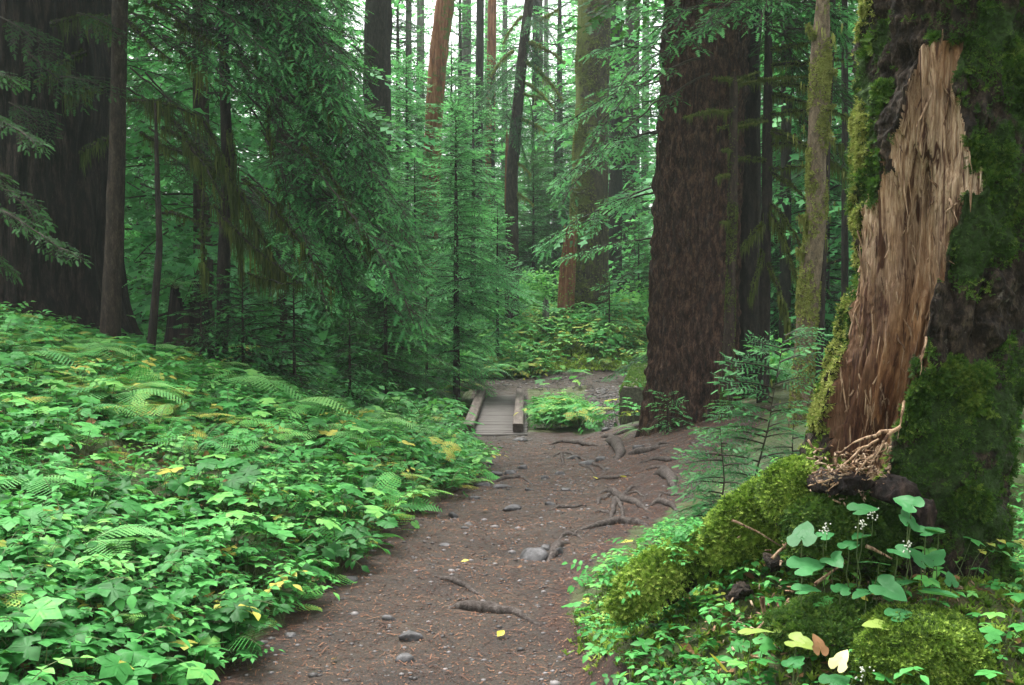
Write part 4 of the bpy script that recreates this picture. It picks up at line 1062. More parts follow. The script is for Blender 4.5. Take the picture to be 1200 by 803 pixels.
# ------------------------------------------------------------------ distant woods: one mass
b = Buf(); rng = np.random.default_rng(21)
far_templates = [crown(12, 2.7, 110, 'xfar', 901 + i, 0.3, .7, (10, -15), minL=.6).pack() for i in range(3)]
n = 0; pos = []
for i in range(900):
    y = rng.uniform(36, 95); x = rng.uniform(-.62, .62) * y
    u = 600 + x / y * FPX
    # the bright gap above the bridge stays thinner
    if 380 < u < 760 and (y < 44 or rng.random() < .3): continue
    if 540 < u < 680 and (y < 56 or rng.random() < .5): continue
    if len(pos) and min((x - a) ** 2 + (y - c) ** 2 for a, c in pos) < (2.2 + .03 * y) ** 2: continue
    pos.append((x, y))
    if len(pos) >= 115: break
for (x, y) in [(-6.4, 19), (-4.9, 17.5), (-5.6, 22.5), (-8, 18.5), (-7.2, 30), (-4.4, 21), (-9, 22), (-7.5, 26), (-12, 28), (9, 24), (7, 21), (10, 30), (6.5, 28), (12, 20), (-5.5, 30), (-14, 20), (4.6, 33), (8.5, 17), (13, 33), (-11, 34), (11, 14)]: pos.append((x, y))
pos = np.array(pos); k = rng.integers(0, 3, len(pos)); s = rng.uniform(.8, 1.7, len(pos))
for i in range(3):
    q = k == i
    Mx = rotz(rng.uniform(0, 6.28, q.sum())) * s[q][:, None, None]
    b.inst(far_templates[i], Mx, np.stack([pos[q, 0], pos[q, 1], G(pos[q, 0], pos[q, 1])], -1), rng.normal(0, .1, q.sum()) - .42 * (np.abs(pos[q, 0] / pos[q, 1] * FPX + 20) > 190) * (pos[q, 1] < 60))  # nearer trees off to the sides coloured darker, painting in the woods' shade
for (x, y), ss in list(zip(pos, s))[::4]:
    z = float(G(x, y)); V, F = tube([(x, y, z - .3), (x, y, z + 11 * ss)], [.16 * ss, .03], 7); b.add(V, F, .5, 2)
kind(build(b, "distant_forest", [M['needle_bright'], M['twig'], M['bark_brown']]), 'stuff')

# ------------------------------------------------------------------ small plants
def leaf(L, Wd, n=4, fold=.18, droop=.25, widest=.42, tip=1.4):
    t = np.linspace(0, 1, n + 1)
    w = Wd * np.clip((t / widest) ** .7 * (t < widest) + ((1 - t) / (1 - widest)) ** (1 / tip) * (t >= widest), .03, 1)
    w = np.where(t == 0, Wd * .04, w); w[-1] = Wd * .02
    z = -droop * L * t ** 2
    V = np.stack([np.stack([L * t, w, z + fold * w], -1), np.stack([L * t, 0 * t, z], -1), np.stack([L * t, -w, z + fold * w], -1)], 1).reshape(-1, 3)
    return V, gridq(n + 1, 3)[:, ::-1]

def xf(V, az=0.0, el=0.0, roll=0.0, t=(0, 0, 0), s=1.0):
    ce, se = math.cos(el), math.sin(el)
    Ry = np.array([[ce, 0, -se], [0, 1, 0], [se, 0, ce]])
    return (V * s) @ (rotz(az) @ Ry @ rotx(roll)).T + np.array(t)

def fanleaf(R, a, seed, n=9, depth=.22):
    """broad fan-shaped leaflet with a toothed outer edge"""
    rng = np.random.default_rng(seed)
    th = np.linspace(-a, a, n); rr = R * (1 - .28 * (np.abs(th) / a) ** 2) * (1 + np.where(np.arange(n) % 2, -depth, .05) * rng.uniform(.5, 1, n))
    V = [(0, 0, 0)] + [(.5 * r * math.cos(t_), .5 * r * math.sin(t_), .05 * R * math.cos(t_ * 3)) for r, t_ in zip(rr, th)] + [(r * math.cos(t_), r * math.sin(t_), -.12 * R + .05 * R * rng.normal()) for r, t_ in zip(rr, th)]
    T = [(0, 1 + i, 2 + i) for i in range(n - 1)] + [(1 + i, 1 + n + i, 2 + n + i) for i in range(n - 1)] + [(1 + i, 2 + n + i, 2 + i) for i in range(n - 1)]
    return np.array(V), np.array(T)

def p_bunch(seed, h=.10, nl=5, L=.048, Wd=.016):
    rng = np.random.default_rng(seed); b = Buf()
    lean = rng.normal(0, .02, 2); top = (lean[0], lean[1], h)
    V, F = tube([(0, 0, 0), top], [.0016, .0012], 3); b.add(V, F, -.1, 1)
    o = rng.uniform(0, 6)
    for i in range(nl):
        V, F = leaf(L * rng.uniform(.75, 1.15), Wd * rng.uniform(.85, 1.2), 4, .2, rng.uniform(.1, .45))
        b.add(xf(V, o + i * 2 * pi / nl + rng.normal(0, .15), rng.uniform(-.1, .35), rng.normal(0, .15), top), F, rng.uniform(-.08, .12))
    return b.pack()
def p_tri(seed, h=.14, R=.055):
    rng = np.random.default_rng(seed); b = Buf()
    top = (rng.normal(0, .03), rng.normal(0, .03), h)
    V, F = tube([(0, 0, 0), top], [.0018, .0014], 3); b.add(V, F, -.1, 1)
    o = rng.uniform(0, 6)
    for i in range(3):
        V, F = fanleaf(R * rng.uniform(.85, 1.15), 1.0, seed * 3 + i); b.add(xf(V, o + i * 2.09, rng.uniform(-.1, .2), rng.normal(0, .12), top), F, rng.uniform(-.06, .1))
    return b.pack()
def p_pinn(seed, h=.15, nl=3, L=.042, Wd=.014, R=.17):
    """arching compound leaf with paired leaflets"""
    rng = np.random.default_rng(seed); b = Buf()
    for s in range(rng.integers(1, 4)):
        az = rng.uniform(0, 6.28); t = np.linspace(0, 1, 7)
        pts = np.stack([R * t ** 1.3 * math.cos(az), R * t ** 1.3 * math.sin(az), h * np.sin(t * 1.9) * 1.0], -1)
        V, F = tube(pts, np.linspace(.0018, .0008, 7), 3); b.add(V, F, -.1, 1)
        for i in range(nl):
            u = .45 + .5 * i / nl; q = np.array([np.interp(u, t, pts[:, k]) for k in range(3)])
            for sd in (1, -1):
                V, F = leaf(L * rng.uniform(.8, 1.1), Wd, 4, .2, .25); b.add(xf(V, az + sd * rad(70) + rng.normal(0, .1), rng.uniform(-.15, .2), 0, q), F, rng.uniform(-.06, .1))
        V, F = leaf(L * 1.1, Wd, 4, .2, .3); b.add(xf(V, az, -.1, 0, pts[-1]), F, .05)
    return b.pack()
def frond_pack(L, seed, npin=16, pl=.30, width=.16, bi=True, arch=.5, up=.9, teeth=7):
    """a fern frond along +x: pinnae pairs, each pinna a comb of small teeth"""
    rng = np.random.default_rng(abs(int(seed)) + 7); b = Buf()
    t = np.linspace(0, 1, 12)
    x = L * (t - .12 * t ** 2); z = L * (up * t - (up * .5 + arch) * t ** 2); y = .06 * L * rng.normal() * t ** 2
    pts = np.stack([x, y, z], -1); V, F = tube(pts, np.linspace(.0028, .0008, 12) * (L / .5) ** .5, 3); b.add(V, F, -.1, 1)
    O, D, S, Vr = [], [], [], []
    for i in range(npin):
        u = .14 + .84 * i / npin; w = pl * L * (math.sin(pi * min(1, (u - .02) ** .75)) ** .8 if bi else (1 - u ** 2.2) * min(1, .5 + 2 * (u - .14))) * rng.uniform(.9, 1.08)
        q = np.array([np.interp(u, t, pts[:, k]) for k in range(3)]); tg = unit(np.array([np.interp(u + .03, t, pts[:, k]) for k in range(3)]) - q)
        sdv = np.array([-tg[1], tg[0], 0]); sdv = sdv / np.linalg.norm(sdv)
        for sd in (1, -1):
            O.append(q); D.append(sdv * sd * .95 + tg * (.35 if bi else .25) + np.array([0, 0, -.12])); S.append(max(w, .004)); Vr.append(rng.uniform(-.05, .1))
    O, D, S, Vr = map(np.array, (O, D, S, Vr))
    width = min(width, .50 * .84 / npin / pl)
    pin = twiglet(teeth, 1.0, width, .62 / teeth) if bi else None
    if not bi:
        V, F = leaf(1.0, .10, 3, .1, .15, .3, 1.2); pin = Buf().add(V, F, 0).pack()
    b.inst(pin, basis(D, [0, 0, 1.0]) * S[:, None, None], O, Vr)
    return b.pack()
def p_oak(seed, h=.13, R=.16):
    """three-parted small fern held flat"""
    rng = np.random.default_rng(seed); b = Buf()
    top = (rng.normal(0, .02), rng.normal(0, .02), h); V, F = tube([(0, 0, 0), top], [.0014, .001], 3); b.add(V, F, -.1, 1)
    o = rng.uniform(0, 6)
    for a, s in ((0, 1), (1.25, .8), (-1.25, .8)):
        P = frond_pack(R * s, seed * 5 + int(a * 10), 9, .36, .2, True, .15, .12, 4)
        e = rotz(o + a); b.inst(P, e[None], np.array([top]), np.array([.12]))
    return b.pack()
def p_palm(seed, h=.17, R=.065):
    rng = np.random.default_rng(seed); b = Buf()
    top = (rng.normal(0, .03), rng.normal(0, .03), h); V, F = tube([(0, 0, 0), top], [.002, .0016], 3); b.add(V, F, -.1, 1)
    o = rng.uniform(0, 6)
    for i in range(5):
        a = (i - 2) * 1.02
        V, F = leaf(R * (1.05 - .12 * abs(i - 2)), R * .36, 4, .06, .2, .5, 1.2); b.add(xf(V, o + a, .02, 0, top), F, rng.uniform(-.02, .05))
    return b.pack()
def p_tref(seed, h=.06):
    rng = np.random.default_rng(seed); b = Buf()
    for s in range(3):
        bx = rng.normal(0, .03, 2); top = (bx[0] * 1.3, bx[1] * 1.3, h * rng.uniform(.7, 1.2))
        o = rng.uniform(0, 6)
        for i in range(3):
            V, F = leaf(.028, .013, 3, .15, .2, .65, 2.2); b.add(xf(V, o + i * 2.09, rng.uniform(0, .2), 0, top), F, rng.uniform(-.1, .1))
    return b.pack()
def p_moss(seed):
    rng = np.random.default_rng(seed); b = Buf()
    for i in range(3): b.inst(BLADES[i % 4], (rotz(rng.uniform(0, 6)) * .035)[None], np.array([[*rng.normal(0, .03, 2), -.004]]), np.array([.5]))
    return b.pack()
def p_frond(seed, L=.24):
    rng = np.random.default_rng(seed); b = Buf()
    for i in range(int(rng.integers(1, 4))):
        P = frond_pack(L * rng.uniform(.7, 1.15), seed * 9 + i, 13, .27, .2, True, .45, rng.uniform(.4, .8), 5)
        b.inst(P, rotz(rng.uniform(0, 6.28))[None], np.zeros((1, 3)), np.array([rng.uniform(-.05, .1)]))
    return b.pack()
KINDS = dict(frond=[p_frond(i) for i in range(5)],
    bunch=[p_bunch(i, h=.08 + .02 * (i % 3), nl=4 + i % 3) for i in range(5)], tri=[p_tri(i) for i in range(5)], pinn=[p_pinn(i) for i in range(5)],
    oak=[p_oak(i) for i in range(4)], palm=[p_palm(i) for i in range(4)], tref=[p_tref(i) for i in range(4)])
MOSSP = [p_moss(i) for i in range(3)]

def place(buf, tmpl, x, y, s, rng, dv, tl=.25, z=None, lift=0.0):
    n = len(x)
    if n == 0: return
    Mx = tilt(rng.uniform(0, 6.28, n), rng.normal(0, tl, n)) @ rotz(rng.uniform(0, 6.28, n)) * s[:, None, None]
    zz = (G(x, y) if z is None else z) - .008 + lift
    k = rng.integers(0, len(tmpl), n)
    for i in range(len(tmpl)):
        q = k == i
        buf.inst(tmpl[i], Mx[q], np.stack([x[q], y[q], zz[q]], -1), dv[q])

def cover(buf, n, xr_, yr_, dens, mix, rng, size=(.8, 1.3), yb=1.0, dvr=(-.05, .78), tl=.36):
    """scatter n candidates in a box, kept where dens(x, y) says; mix = {kind: weight} varied in patches"""
    y = yr_[0] + (yr_[1] - yr_[0]) * rng.random(n) ** yb; x = rng.uniform(xr_[0], xr_[1], n)
    k = rng.random(n) < dens(x, y); x, y = x[k], y[k]
    P = np.stack([x, y, 0 * x], -1)
    sc = []; names = list(mix)
    for j, nm in enumerate(names): sc.append(np.log(mix[nm]) + 2.2 * fbm(P * 1.6, 2, 40 + j * 7) + rng.gumbel(0, .8, len(x)))
    w = np.argmax(np.array(sc), 0)
    dv = np.clip(rng.uniform(dvr[0], dvr[1], len(x)) + .25 * fbm(P * 2.2, 2, 99), 0, .93)
    dv = np.where(rng.random(len(x)) < .03, rng.uniform(.93, 1.05, len(x)), dv)
    s = size[0] + (size[1] * 1.12 - size[0]) * rng.random(len(x)) ** 1.5
    for j, nm in enumerate(names):
        q = w == j
        place(buf, KINDS[nm], x[q], y[q], s[q], rng, np.where(dv[q] > .9, dv[q] - (.1 if nm == 'oak' else 0), np.minimum(dv[q] + dict(oak=.20, frond=.22, palm=.08, tri=-.10, pinn=-.04).get(nm, 0), .80)), tl)

rng = np.random.default_rng(17)
def bank_d(x, y):
    j = .10 * fbm(np.stack([x, y, 0 * x], -1) * 3.0, 2, 31)
    d = xl(y) - x
    patch = fbm(np.stack([x, y, 0 * x], -1) * 1.3, 3, 61)
    return sm(-.12, .03, d + j) * (.95 + 1.2 * patch) * (1 - sm(12.6, 14.5, y - .25 * (x + 2)))
b = Buf()
mixn = dict(bunch=1.2, tri=1.1, pinn=1.2, oak=.12, palm=.7, tref=.9, frond=.3)
cover(b, 11500, (-4.6, 0), (2.4, 6.6), bank_d, mixn, rng, (.65, 1.35))
cover(b, 22000, (-8.0, 0.2), (6.6, 14.2), bank_d, dict(bunch=1.0, tri=1.1, pinn=1.1, oak=.8, palm=.8, frond=.9), rng, (.7, 1.5))
kind(build(b, "bank_ground_cover", [M['herb'], M['stemg']]), 'stuff')

# right bank, hummock and the ground beyond
b = Buf()
def right_d(x, y):
    j = .12 * fbm(np.stack([x, y, 0 * x], -1) * 3.0, 2, 31)
    lim = np.interp(y, [2.5, 4.2, 5, 6, 7, 8, 9], [.42, .30, .24, .45, .95, 1.75, 2.6])
    hum = np.exp(-(((x - 1.42) / .62) ** 2 + ((y - 3.75) / .75) ** 2) ** 2)
    return sm(-.02, .15, x - lim + j) * (1 - sm(7.0, 8.2, y)) * (1 - .50 * hum)
cover(b, 5600, (.1, 3.2), (2.6, 7.6), right_d, dict(bunch=1.6, tri=.35, pinn=.9, tref=1.5, palm=.25), rng, (.45, .90), dvr=(.05, .8))
def rb_d(x, y): return sm(1.9, 2.4, x - .12 * (y - 5)) * (1 - .6 * sm(7.5, 9, y))
cover(b, 1500, (1.9, 6), (4.2, 9.0), rb_d, dict(bunch=1.2, tri=.6, pinn=1, oak=1.2), rng, (.8, 1.4), dvr=(.05, .6))
kind(build(b, "hummock_ground_cover", [M['herb'], M['stemg']]), 'stuff')

# around the bridge, the clump on its right, the mound, the far slopes
b = Buf()
def far_d(x, y):
    a = aux_mask(x, y)
    br = (np.abs(x + .27) < .72) & (y > 15.6) & (y < 23.4)
    vis = (y > 20.0) & (y < 23.8) & (x > .2) & (x < 4)
    return (a < .5) * (~br) * (1 - .93 * vis) * (.55 + .9 * fbm(np.stack([x, y, 0 * x], -1) * .9, 2, 71)) * ((y > 14.2) | (x > 2.7))
cover(b, 9000, (-7, 6), (14.0, 27), far_d, dict(bunch=1, tri=1.2, pinn=1., oak=.5, palm=.8), rng, (1.4, 2.6), dvr=(.1, .75))
cover(b, 7000, (-6, 8), (26.2, 36), far_d, dict(bunch=1, tri=1, pinn=.8, palm=.6), rng, (1.6, 3.0), dvr=(.25, .9))
cover(b, 6500, (-1.6, 4.8), (26.1, 30.5), far_d, dict(bunch=1, tri=.8, pinn=1), rng, (1.3, 2.3), dvr=(.62, .95))
def clump(x, y): return np.exp(-(((x - .80) / .62) ** 2 + ((y - 18.6) / 1.5) ** 2) ** 2)
for k_ in range(4):
    n = 230; x = rng.normal(.78, .26, n); y = rng.normal(18.0, .6, n); q = (x > .36) & (x < 1.30) & (y > 16.75); x, y = x[q], y[q]
    place(b, KINDS[['pinn', 'oak', 'bunch', 'tri'][k_]], x, y, rng.uniform(.9, 1.5, len(x)), rng, rng.uniform(.2, .85, len(x)), .4, z=-.62 + rng.uniform(-.1, .10, len(x)) * np.exp(-((x - .8) / .5) ** 2))
kind(build(b, "streamside_ground_cover", [M['herb'], M['stemg']]), 'stuff')

# leafy shrub layer under the trees
b = Buf()
V, F = leaf(.075, .030, 3, .15, .3); LF = [Buf().add(V, F, 0.0).pack()]
def shrub(x, y, w, h, n, s=1.0, dv=(.1, .8)):
    z0 = float(G(x, y)); u = rng.normal(0, 1, (n, 3)); u = u / np.linalg.norm(u, axis=1, keepdims=True) * rng.random((n, 1)) ** .4
    p = u * np.array([w, w, h * .5]) + np.array([x, y, z0 + h * .5])
    p += .12 * w * np.stack([fbm(p * 3, 2, 1), fbm(p * 3, 2, 2), fbm(p * 3, 2, 3)], -1) * 2
    k = fbm(p * 1.6, 2, int(x * 10) % 50 + 3) > -.12; p = p[k]; n = len(p)
    Mx = tilt(rng.uniform(0, 6.28, n), rng.normal(0, .5, n)) @ rotz(rng.uniform(0, 6.28, n)) * (rng.uniform(.7, 1.3, n) * s)[:, None, None]
    b.inst(LF[0], Mx, p, rng.uniform(dv[0], dv[1], n))
for i in range(190):
    y = rng.uniform(22, 62); x = rng.uniform(-.5, .5) * y
    if abs(y - 24.75) < 2.0 or (abs(x - 2) < 2.2 and 26 < y < 33) : continue
    if y < 28 and -1.5 < x < 5: continue
    shrub(x, y, rng.uniform(.8, 1.9), rng.uniform(.7, 2.0), 420, rng.uniform(1.3, 2.2) * (1 + y * .012))
for i in range(60):
    y = rng.uniform(14.5, 23); x = rng.choice([-1, 1]) * rng.uniform(.16, .46) * y
    if 0 < x < 3.3: continue
    shrub(x, y, rng.uniform(.4, .9), rng.uniform(.4, 1.0), 320, 1.1)
for (px, py, Y, w, h) in [(600, 372, 32, 1.6, 2.0), (625, 362, 34, 1.6, 2.2), (640, 372, 31.5, 1.0, 1.6), (612, 350, 38, 2, 2.6), (735, 372, 33, 1.6, 1.6), (752, 392, 31, 1.2, 1.2), (575, 385, 30, 1.2, 1.4), (655, 350, 38, 2, 2.5), (560, 400, 28, 1.2, .9)]:
    p = W(px, py, Y); shrub(p[0], Y, w, h, 1500, 1.7, (.4, 1.0))
kind(build(b, "undergrowth", [M['herb_dark']]), 'stuff')

# ------------------------------------------------------------------ ferns
def fern(label, px, py, Y, L, nf, sword=False, seed=1, dirs=None, up=.9, z=None, arch=.5):
    p = W(px, py, Y); p[2] = G(p[0], p[1]) + (.13 if p[1] < 13 else .04) if z is None else z
    t = thing("sword_fern" if sword else "lady_fern", label, "fern", p)
    r = np.random.default_rng(seed)
    for i in range(nf):
        a = (i / nf * 2 * pi + r.normal(0, .25)) if dirs is None else dirs[i % len(dirs)] + r.normal(0, .2)
        P = frond_pack(L * r.uniform(.95, 1.4) * (1.1 if p[1] < 13 else 1), seed * 20 + i, 26 if sword else 20, .15 if sword else .28, .17, not sword, arch * r.uniform(.7, 1.2), up * r.uniform(.8, 1.2))
        P['V'] = P['V'] @ rotz(a).T; P['A'] = P['A'] + r.uniform(.35, .75) + (.2 if not sword else -.05)
        build(P, "frond", [M['fern'], M['stemg']], t, local=True)
    return t
fern("single arched fern frond low on the bank, nearest the bottom corner", 95, 640, 4.7, .30, 3, False, 1, [.3, .9, 5.6], .6)
fern("light lady fern in the lower bank among broad leaves", 40, 560, 5.4, .34, 6, False, 2, None, .55)
fern("dark narrow sword fern frond pair standing mid-bank", 225, 545, 6.6, .42, 4, True, 3, [.5, 1.2, 4.8, 5.6], 1.1)
fern("sword fern frond curving near the bank's middle rise", 185, 510, 7.2, .40, 3, True, 4, [2.6, 3.4, 1.6], 1.0)
fern("lady fern at the left frame edge halfway up the bank", 20, 455, 8.5, .48, 8, False, 5, None, .6)
fern("pale lady fern in the upper bank near the dark dirt", 95, 428, 9.6, .5, 8, False, 6, None, .6)
fern("wide bluish lady fern at the crest, under the seedlings", 275, 458, 9.8, .55, 9, False, 7, None, .7)
fern("lady fern on the crest right below the broad low seedling", 335, 470, 9.5, .52, 9, False, 8, None, .65)
fern("upright lady fern where the bank drops toward the bridge", 430, 478, 9.8, .5, 8, False, 9, None, .8)
fern("lady fern with long fronds over the bank's inner edge", 385, 500, 8.6, .42, 7, False, 10, None, .65)
fern("small fern by the trail side of the bank crest", 475, 505, 10.4, .40, 7, False, 11, None, .7)
fern("faded lady fern beside the small brown twigs mid-bank", 135, 480, 7.8, .42, 7, False, 12, None, .6)
fern("dark fern in the shade beneath the stump", 245, 425, 11.4, .45, 8, False, 13, None, .6)
fern("sword fern with big silvery fronds, left of the bridge's far end", 552, 445, 24.0, 1.25, 14, True, 14, None, 1.1)
fern("bushy sword fern behind the bridge, under the young hemlocks", 515, 448, 23.0, .95, 12, True, 15, None, 1.0)
fern("leaning pale fern at the near foot of the mound", 665, 452, 26.0, .55, 8, True, 16, None, .7)
fern("lady fern rising over the clump beside the bridge", 672, 492, 17.6, .34, 8, False, 17, None, .7, -.66)
fern("second lady fern in the clump, close to the bridge curb", 640, 502, 17.3, .32, 7, False, 18, None, .8, -.6)
fern("dusky fern tucked against the giant fir's near root", 752, 500, 13.2, .40, 8, True, 19, None, .7)
fern("pale bright fern beyond the mound on its far right", 733, 385, 31.0, .9, 10, False, 20, None, .8)
fern("fern deep in shade behind the foot of the rotten snag", 1185, 640, 6.4, .45, 8, True, 21, None, .8)
fern("fern fronds drooping over the dark hollow stump", 205, 300, 13.2, .60, 9, True, 22, None, .7, float(st[2]) + 1.0)
fern("shady lady fern at the forest edge above the bank", 165, 420, 11.6, .5, 8, False, 23, None, .6)
fern("fern on the left streamside slope near the bridge", 468, 470, 14.5, .5, 8, False, 24, None, .7)
fern("low fern between the bank crest and the young thicket", 440, 455, 16.0, .6, 9, False, 25, None, .7)

# ------------------------------------------------------------------ footbridge
def box(x0, x1, y0, y1, z0, z1, ch=0.006):
    """a box with chamfered long edges along its longer horizontal axis"""
    V = []; 
    for (a, b_) in ((x0, y0), (x1, y0), (x1, y1), (x0, y1)):
        pass
    xs, ys, zs = (x0, x1), (y0, y1), (z0, z1)
    V = np.array([(x, y, z) for z in zs for y in ys for x in xs])
    F = np.array([(0, 2, 3, 1), (4, 5, 7, 6), (0, 1, 5, 4), (2, 6, 7, 3), (0, 4, 6, 2), (1, 3, 7, 5)])
    return V, F
def rough_beam(p0, p1, w, h, seed, n=30, cut=0.0):
    """squared timber from p0 to p1 (centre of its base) with worn edges"""
    p0, p1 = np.asarray(p0, float), np.asarray(p1, float); t = np.linspace(0, 1, n)
    c = p0 + (p1 - p0) * t[:, None]; d = unit(p1 - p0); s = unit(np.cross(d, [0, 0, 1.0]))
    prof = []
    e = .12
    for (a, b_) in [(-.5 + e, 0), (.5 - e, 0), (.5, e), (.5, 1 - e), (.5 - e, 1), (-.5 + e, 1), (-.5, 1 - e), (-.5, e)]: prof.append((a * w, b_ * h))
    prof = np.array(prof)
    V = c[:, None, :] + prof[None, :, 0:1] * s + prof[None, :, 1:2] * np.array([0, 0, 1.0])
    V = V + .006 * np.stack([fbm(V * 6, 2, seed + k) for k in range(3)], -1)
    V[0] += d * (prof[:, 1:2] * cut); V = V.reshape(-1, 3)
    m = len(prof); b = Buf(); b.add(V, gridq(n, m, True)[:, ::-1], .5)
    for e0, fl in ((0, 1), ((n - 1) * m, -1)):
        cc = V[e0:e0 + m].mean(0); k = len(V)
        idx = np.arange(m)
        VV = np.vstack([V[e0:e0 + m], cc]); T = np.array([(i, (i + 1) % m, m) if fl > 0 else ((i + 1) % m, i, m) for i in idx])
        b.add(VV, T, .5)
    return b
BZ = -.66
bt = thing("footbridge", "low weathered plank footbridge with a timber curb along each side", "footbridge", (-.27, BR_Y0, BZ - .3))
rng = np.random.default_rng(3); b = Buf(); y = BR_Y0; i = 0
x0a, x0b, x1a, x1b = -.755, .225, -.70, .285
while y < BR_Y1:
    w = .19 * rng.uniform(.95, 1.05); u = (y - BR_Y0) / (BR_Y1 - BR_Y0)
    V, F = box(x0a + (x1a - x0a) * u + rng.normal(0, .010), x0b + (x1b - x0b) * u + rng.normal(0, .010), y, y + w - .003, BZ - .06, BZ + rng.normal(0, .002))
    V[:, 2] += rng.normal(0, .001, 8); b.add(V, F, rng.random()); y += w; i += 1
build(b, "deck", M['plank'], bt)
build(rough_beam((-.655, BR_Y0 + .12, BZ + .004), (-.600, BR_Y1, BZ + .004), .16, .135, 1, cut=-.3), "curb_beam", M['beam'], bt)
build(rough_beam((.088, BR_Y0 + .20, BZ + .004), (.165, BR_Y1, BZ + .004), .16, .135, 2, cut=-.3), "curb_beam", M['beam'], bt)
build(rough_beam((-.52, BR_Y0 + .02, BZ - .31), (-.50, BR_Y1, BZ - .31), .2, .24, 3), "stringer", M['beam'], bt)
build(rough_beam((.04, BR_Y0 + .02, BZ - .31), (.06, BR_Y1, BZ - .31), .2, .24, 4), "stringer", M['beam'], bt)

# squared mossy log at the foot of the fir
lp0, lp1 = W(742, 492, 17.2), W(748, 449, 21.5)
lb = np.array([lp0[0], 17.2, -.72]); le = np.array([lp0[0] + .55, 20.6, -.62])
lt = thing("mossy_log", "thick squared log with a mossy top lying beside the giant fir", "log", lb)
bb = rough_beam(lb, le, .42, .66, 7, 26); P = bb.pack()
build(bb, "timber", M['beam'], lt)
b = Buf(); add_tufts(b, P, 3600, (.025, .06), sm(-.45, -.1, P['V'][:, 2]), .5, np.random.default_rng(5), BLADES, (.3, .9), 1); build(b, "moss", M['moss'], lt)

# ------------------------------------------------------------------ stones, roots, fallen bits on the trail
def ico(n=2):
    import bmesh
    bm = bmesh.new(); bmesh.ops.create_icosphere(bm, subdivisions=n, radius=1.0)
    V = np.array([v.co[:] for v in bm.verts]); T = np.array([[v.index for v in f.verts] for f in bm.faces]); bm.free(); return V, T
IV, IT = ico(3); IV2, IT2 = ico(1)
def stone_buf(c, sx, sy, sz, seed, rz=0, sharp=1.0):
    V = IV.copy()
    V = V / (np.abs(V) ** 3).sum(1, keepdims=True) ** (1 / 3.)
    V = V * (1 + .22 * fbm(V * 1.3 + seed * 3.1, 3, seed)[:, None] * 1.6)
    pl = unit(np.random.default_rng(seed).normal(0, 1, (7, 3)))
    for q in pl:
        d = V @ q; V = V - np.maximum(d - .72, 0)[:, None] * q * .85
    V = V * np.array([sx, sy, sz]); V = V @ rotz(rz).T + np.array(c)
    return Buf().add(V, IT, .5)
def ground_px(px, py):
    """point of the ground seen at a pixel"""
    Y = np.linspace(2.5, 40, 4000); cp, sp = math.cos(PITCH), math.sin(PITCH)
    u = (px - 600.) / FPX; v = (401.5 - py) / FPX; s = Y / (cp + v * sp)
    z = CAM_H + (-sp + v * cp) * s; g = G(u * s, Y)
    k = np.argmax(z < g); return np.array([u * s[k], Y[k], g[k]])
stones = [
    (627, 657, 34, 18, "rounded grey stone standing proudest out of the lower trail"), (560, 716, 0, 0, None),
    (480, 750, 26, 15, "dark wedge stone sunk in the lower trail, left of centre"), (474, 776, 22, 10, "flat grey stone at the bottom of the trail"),
    (456, 727, 16, 8, "small dull stone just above the dark wedge stone"), (600, 598, 22, 6, "thin flat stone across the middle of the trail"),
    (581, 558, 18, 8, "pale stone in the upper left of the rocky patch"), (598, 556, 14, 7, "pale stone touching its twin in the rocky patch"),
    (566, 570, 20, 6, "long low stone at the bank edge of the rocky patch"), (588, 572, 24, 6, "grey slab in the centre of the rocky patch"),
    (613, 550, 14, 6, "little stone at the top of the rocky patch"), (640, 562, 10, 6, "square chip of stone right of the rocky patch"),
    (655, 556, 12, 5, "flattish stone between rocky patch and root tangle"), (531, 606, 14, 8, "stone at the foot of the bank, beside the trail edge"),
    (555, 585, 12, 5, "small stone near the foot of the bank"), (645, 592, 12, 5, "small stone between flat slab and root tangle"),
    (690, 545, 22, 9, "brown-grey stone beside the root knot under the bridge clump"), (704, 540, 12, 7, "stone pressed against the root knot"),
    (748, 527, 16, 8, "smooth grey stone on the red duff below the fir"), (610, 517, 18, 5, "flat stone directly in front of the bridge end"),
    (672, 538, 16, 6, "dark stone on the far side of the root knot"), (545, 620, 10, 4, "tiny stone by the bank mid-trail"),
    (520, 640, 14, 4, "low stone flush with the trail near the bank"), (410, 683, 22, 8, "grey stone poking from the bank edge lower down"),
    (640, 645, 14, 8, "little stone leaning on the rounded grey one"), (575, 545, 10, 4, "chip of stone nearest the bank above the rocky patch"),
    (508, 378, 0, 0, None), (620, 575, 10, 4, "chip of stone right of the grey slab"), (664, 575, 12, 5, "stone left of the root tangle"),
    (710, 505, 14, 6, "stone at the gully lip beside the fir slope"), (340, 747, 16, 5, "dull stone on the lower left margin of the trail"),
    (655, 650, 12, 14, "stone tucked behind the rounded grey one"), (770, 388, 24, 8, "grey boulder at the far end of the mound"), (487, 467, 18, 10, "brown boulder in the greenery left of the bridge")]
for i, (px, py, w, h, lab) in enumerate(stones):
    if not lab: continue
    p = ground_px(px, py); k = p[1] / FPX; sx = w * k * .55; sz = max(h * k * .8, .012)
    rz_ = (i * 1.7) % 3.1 - 1.5
    bb = stone_buf((p[0], p[1] + sx * .3, p[2] - sz * .10), sx, sx * (.75 if w < 30 else .9), sz, i + 2, rz_ * .4)
    mesh_thing(bb, "stone" if 'boulder' not in lab else "boulder", M['stone'], lab, "stone", "stones on the trail" if 'boulder' not in lab else None, True)

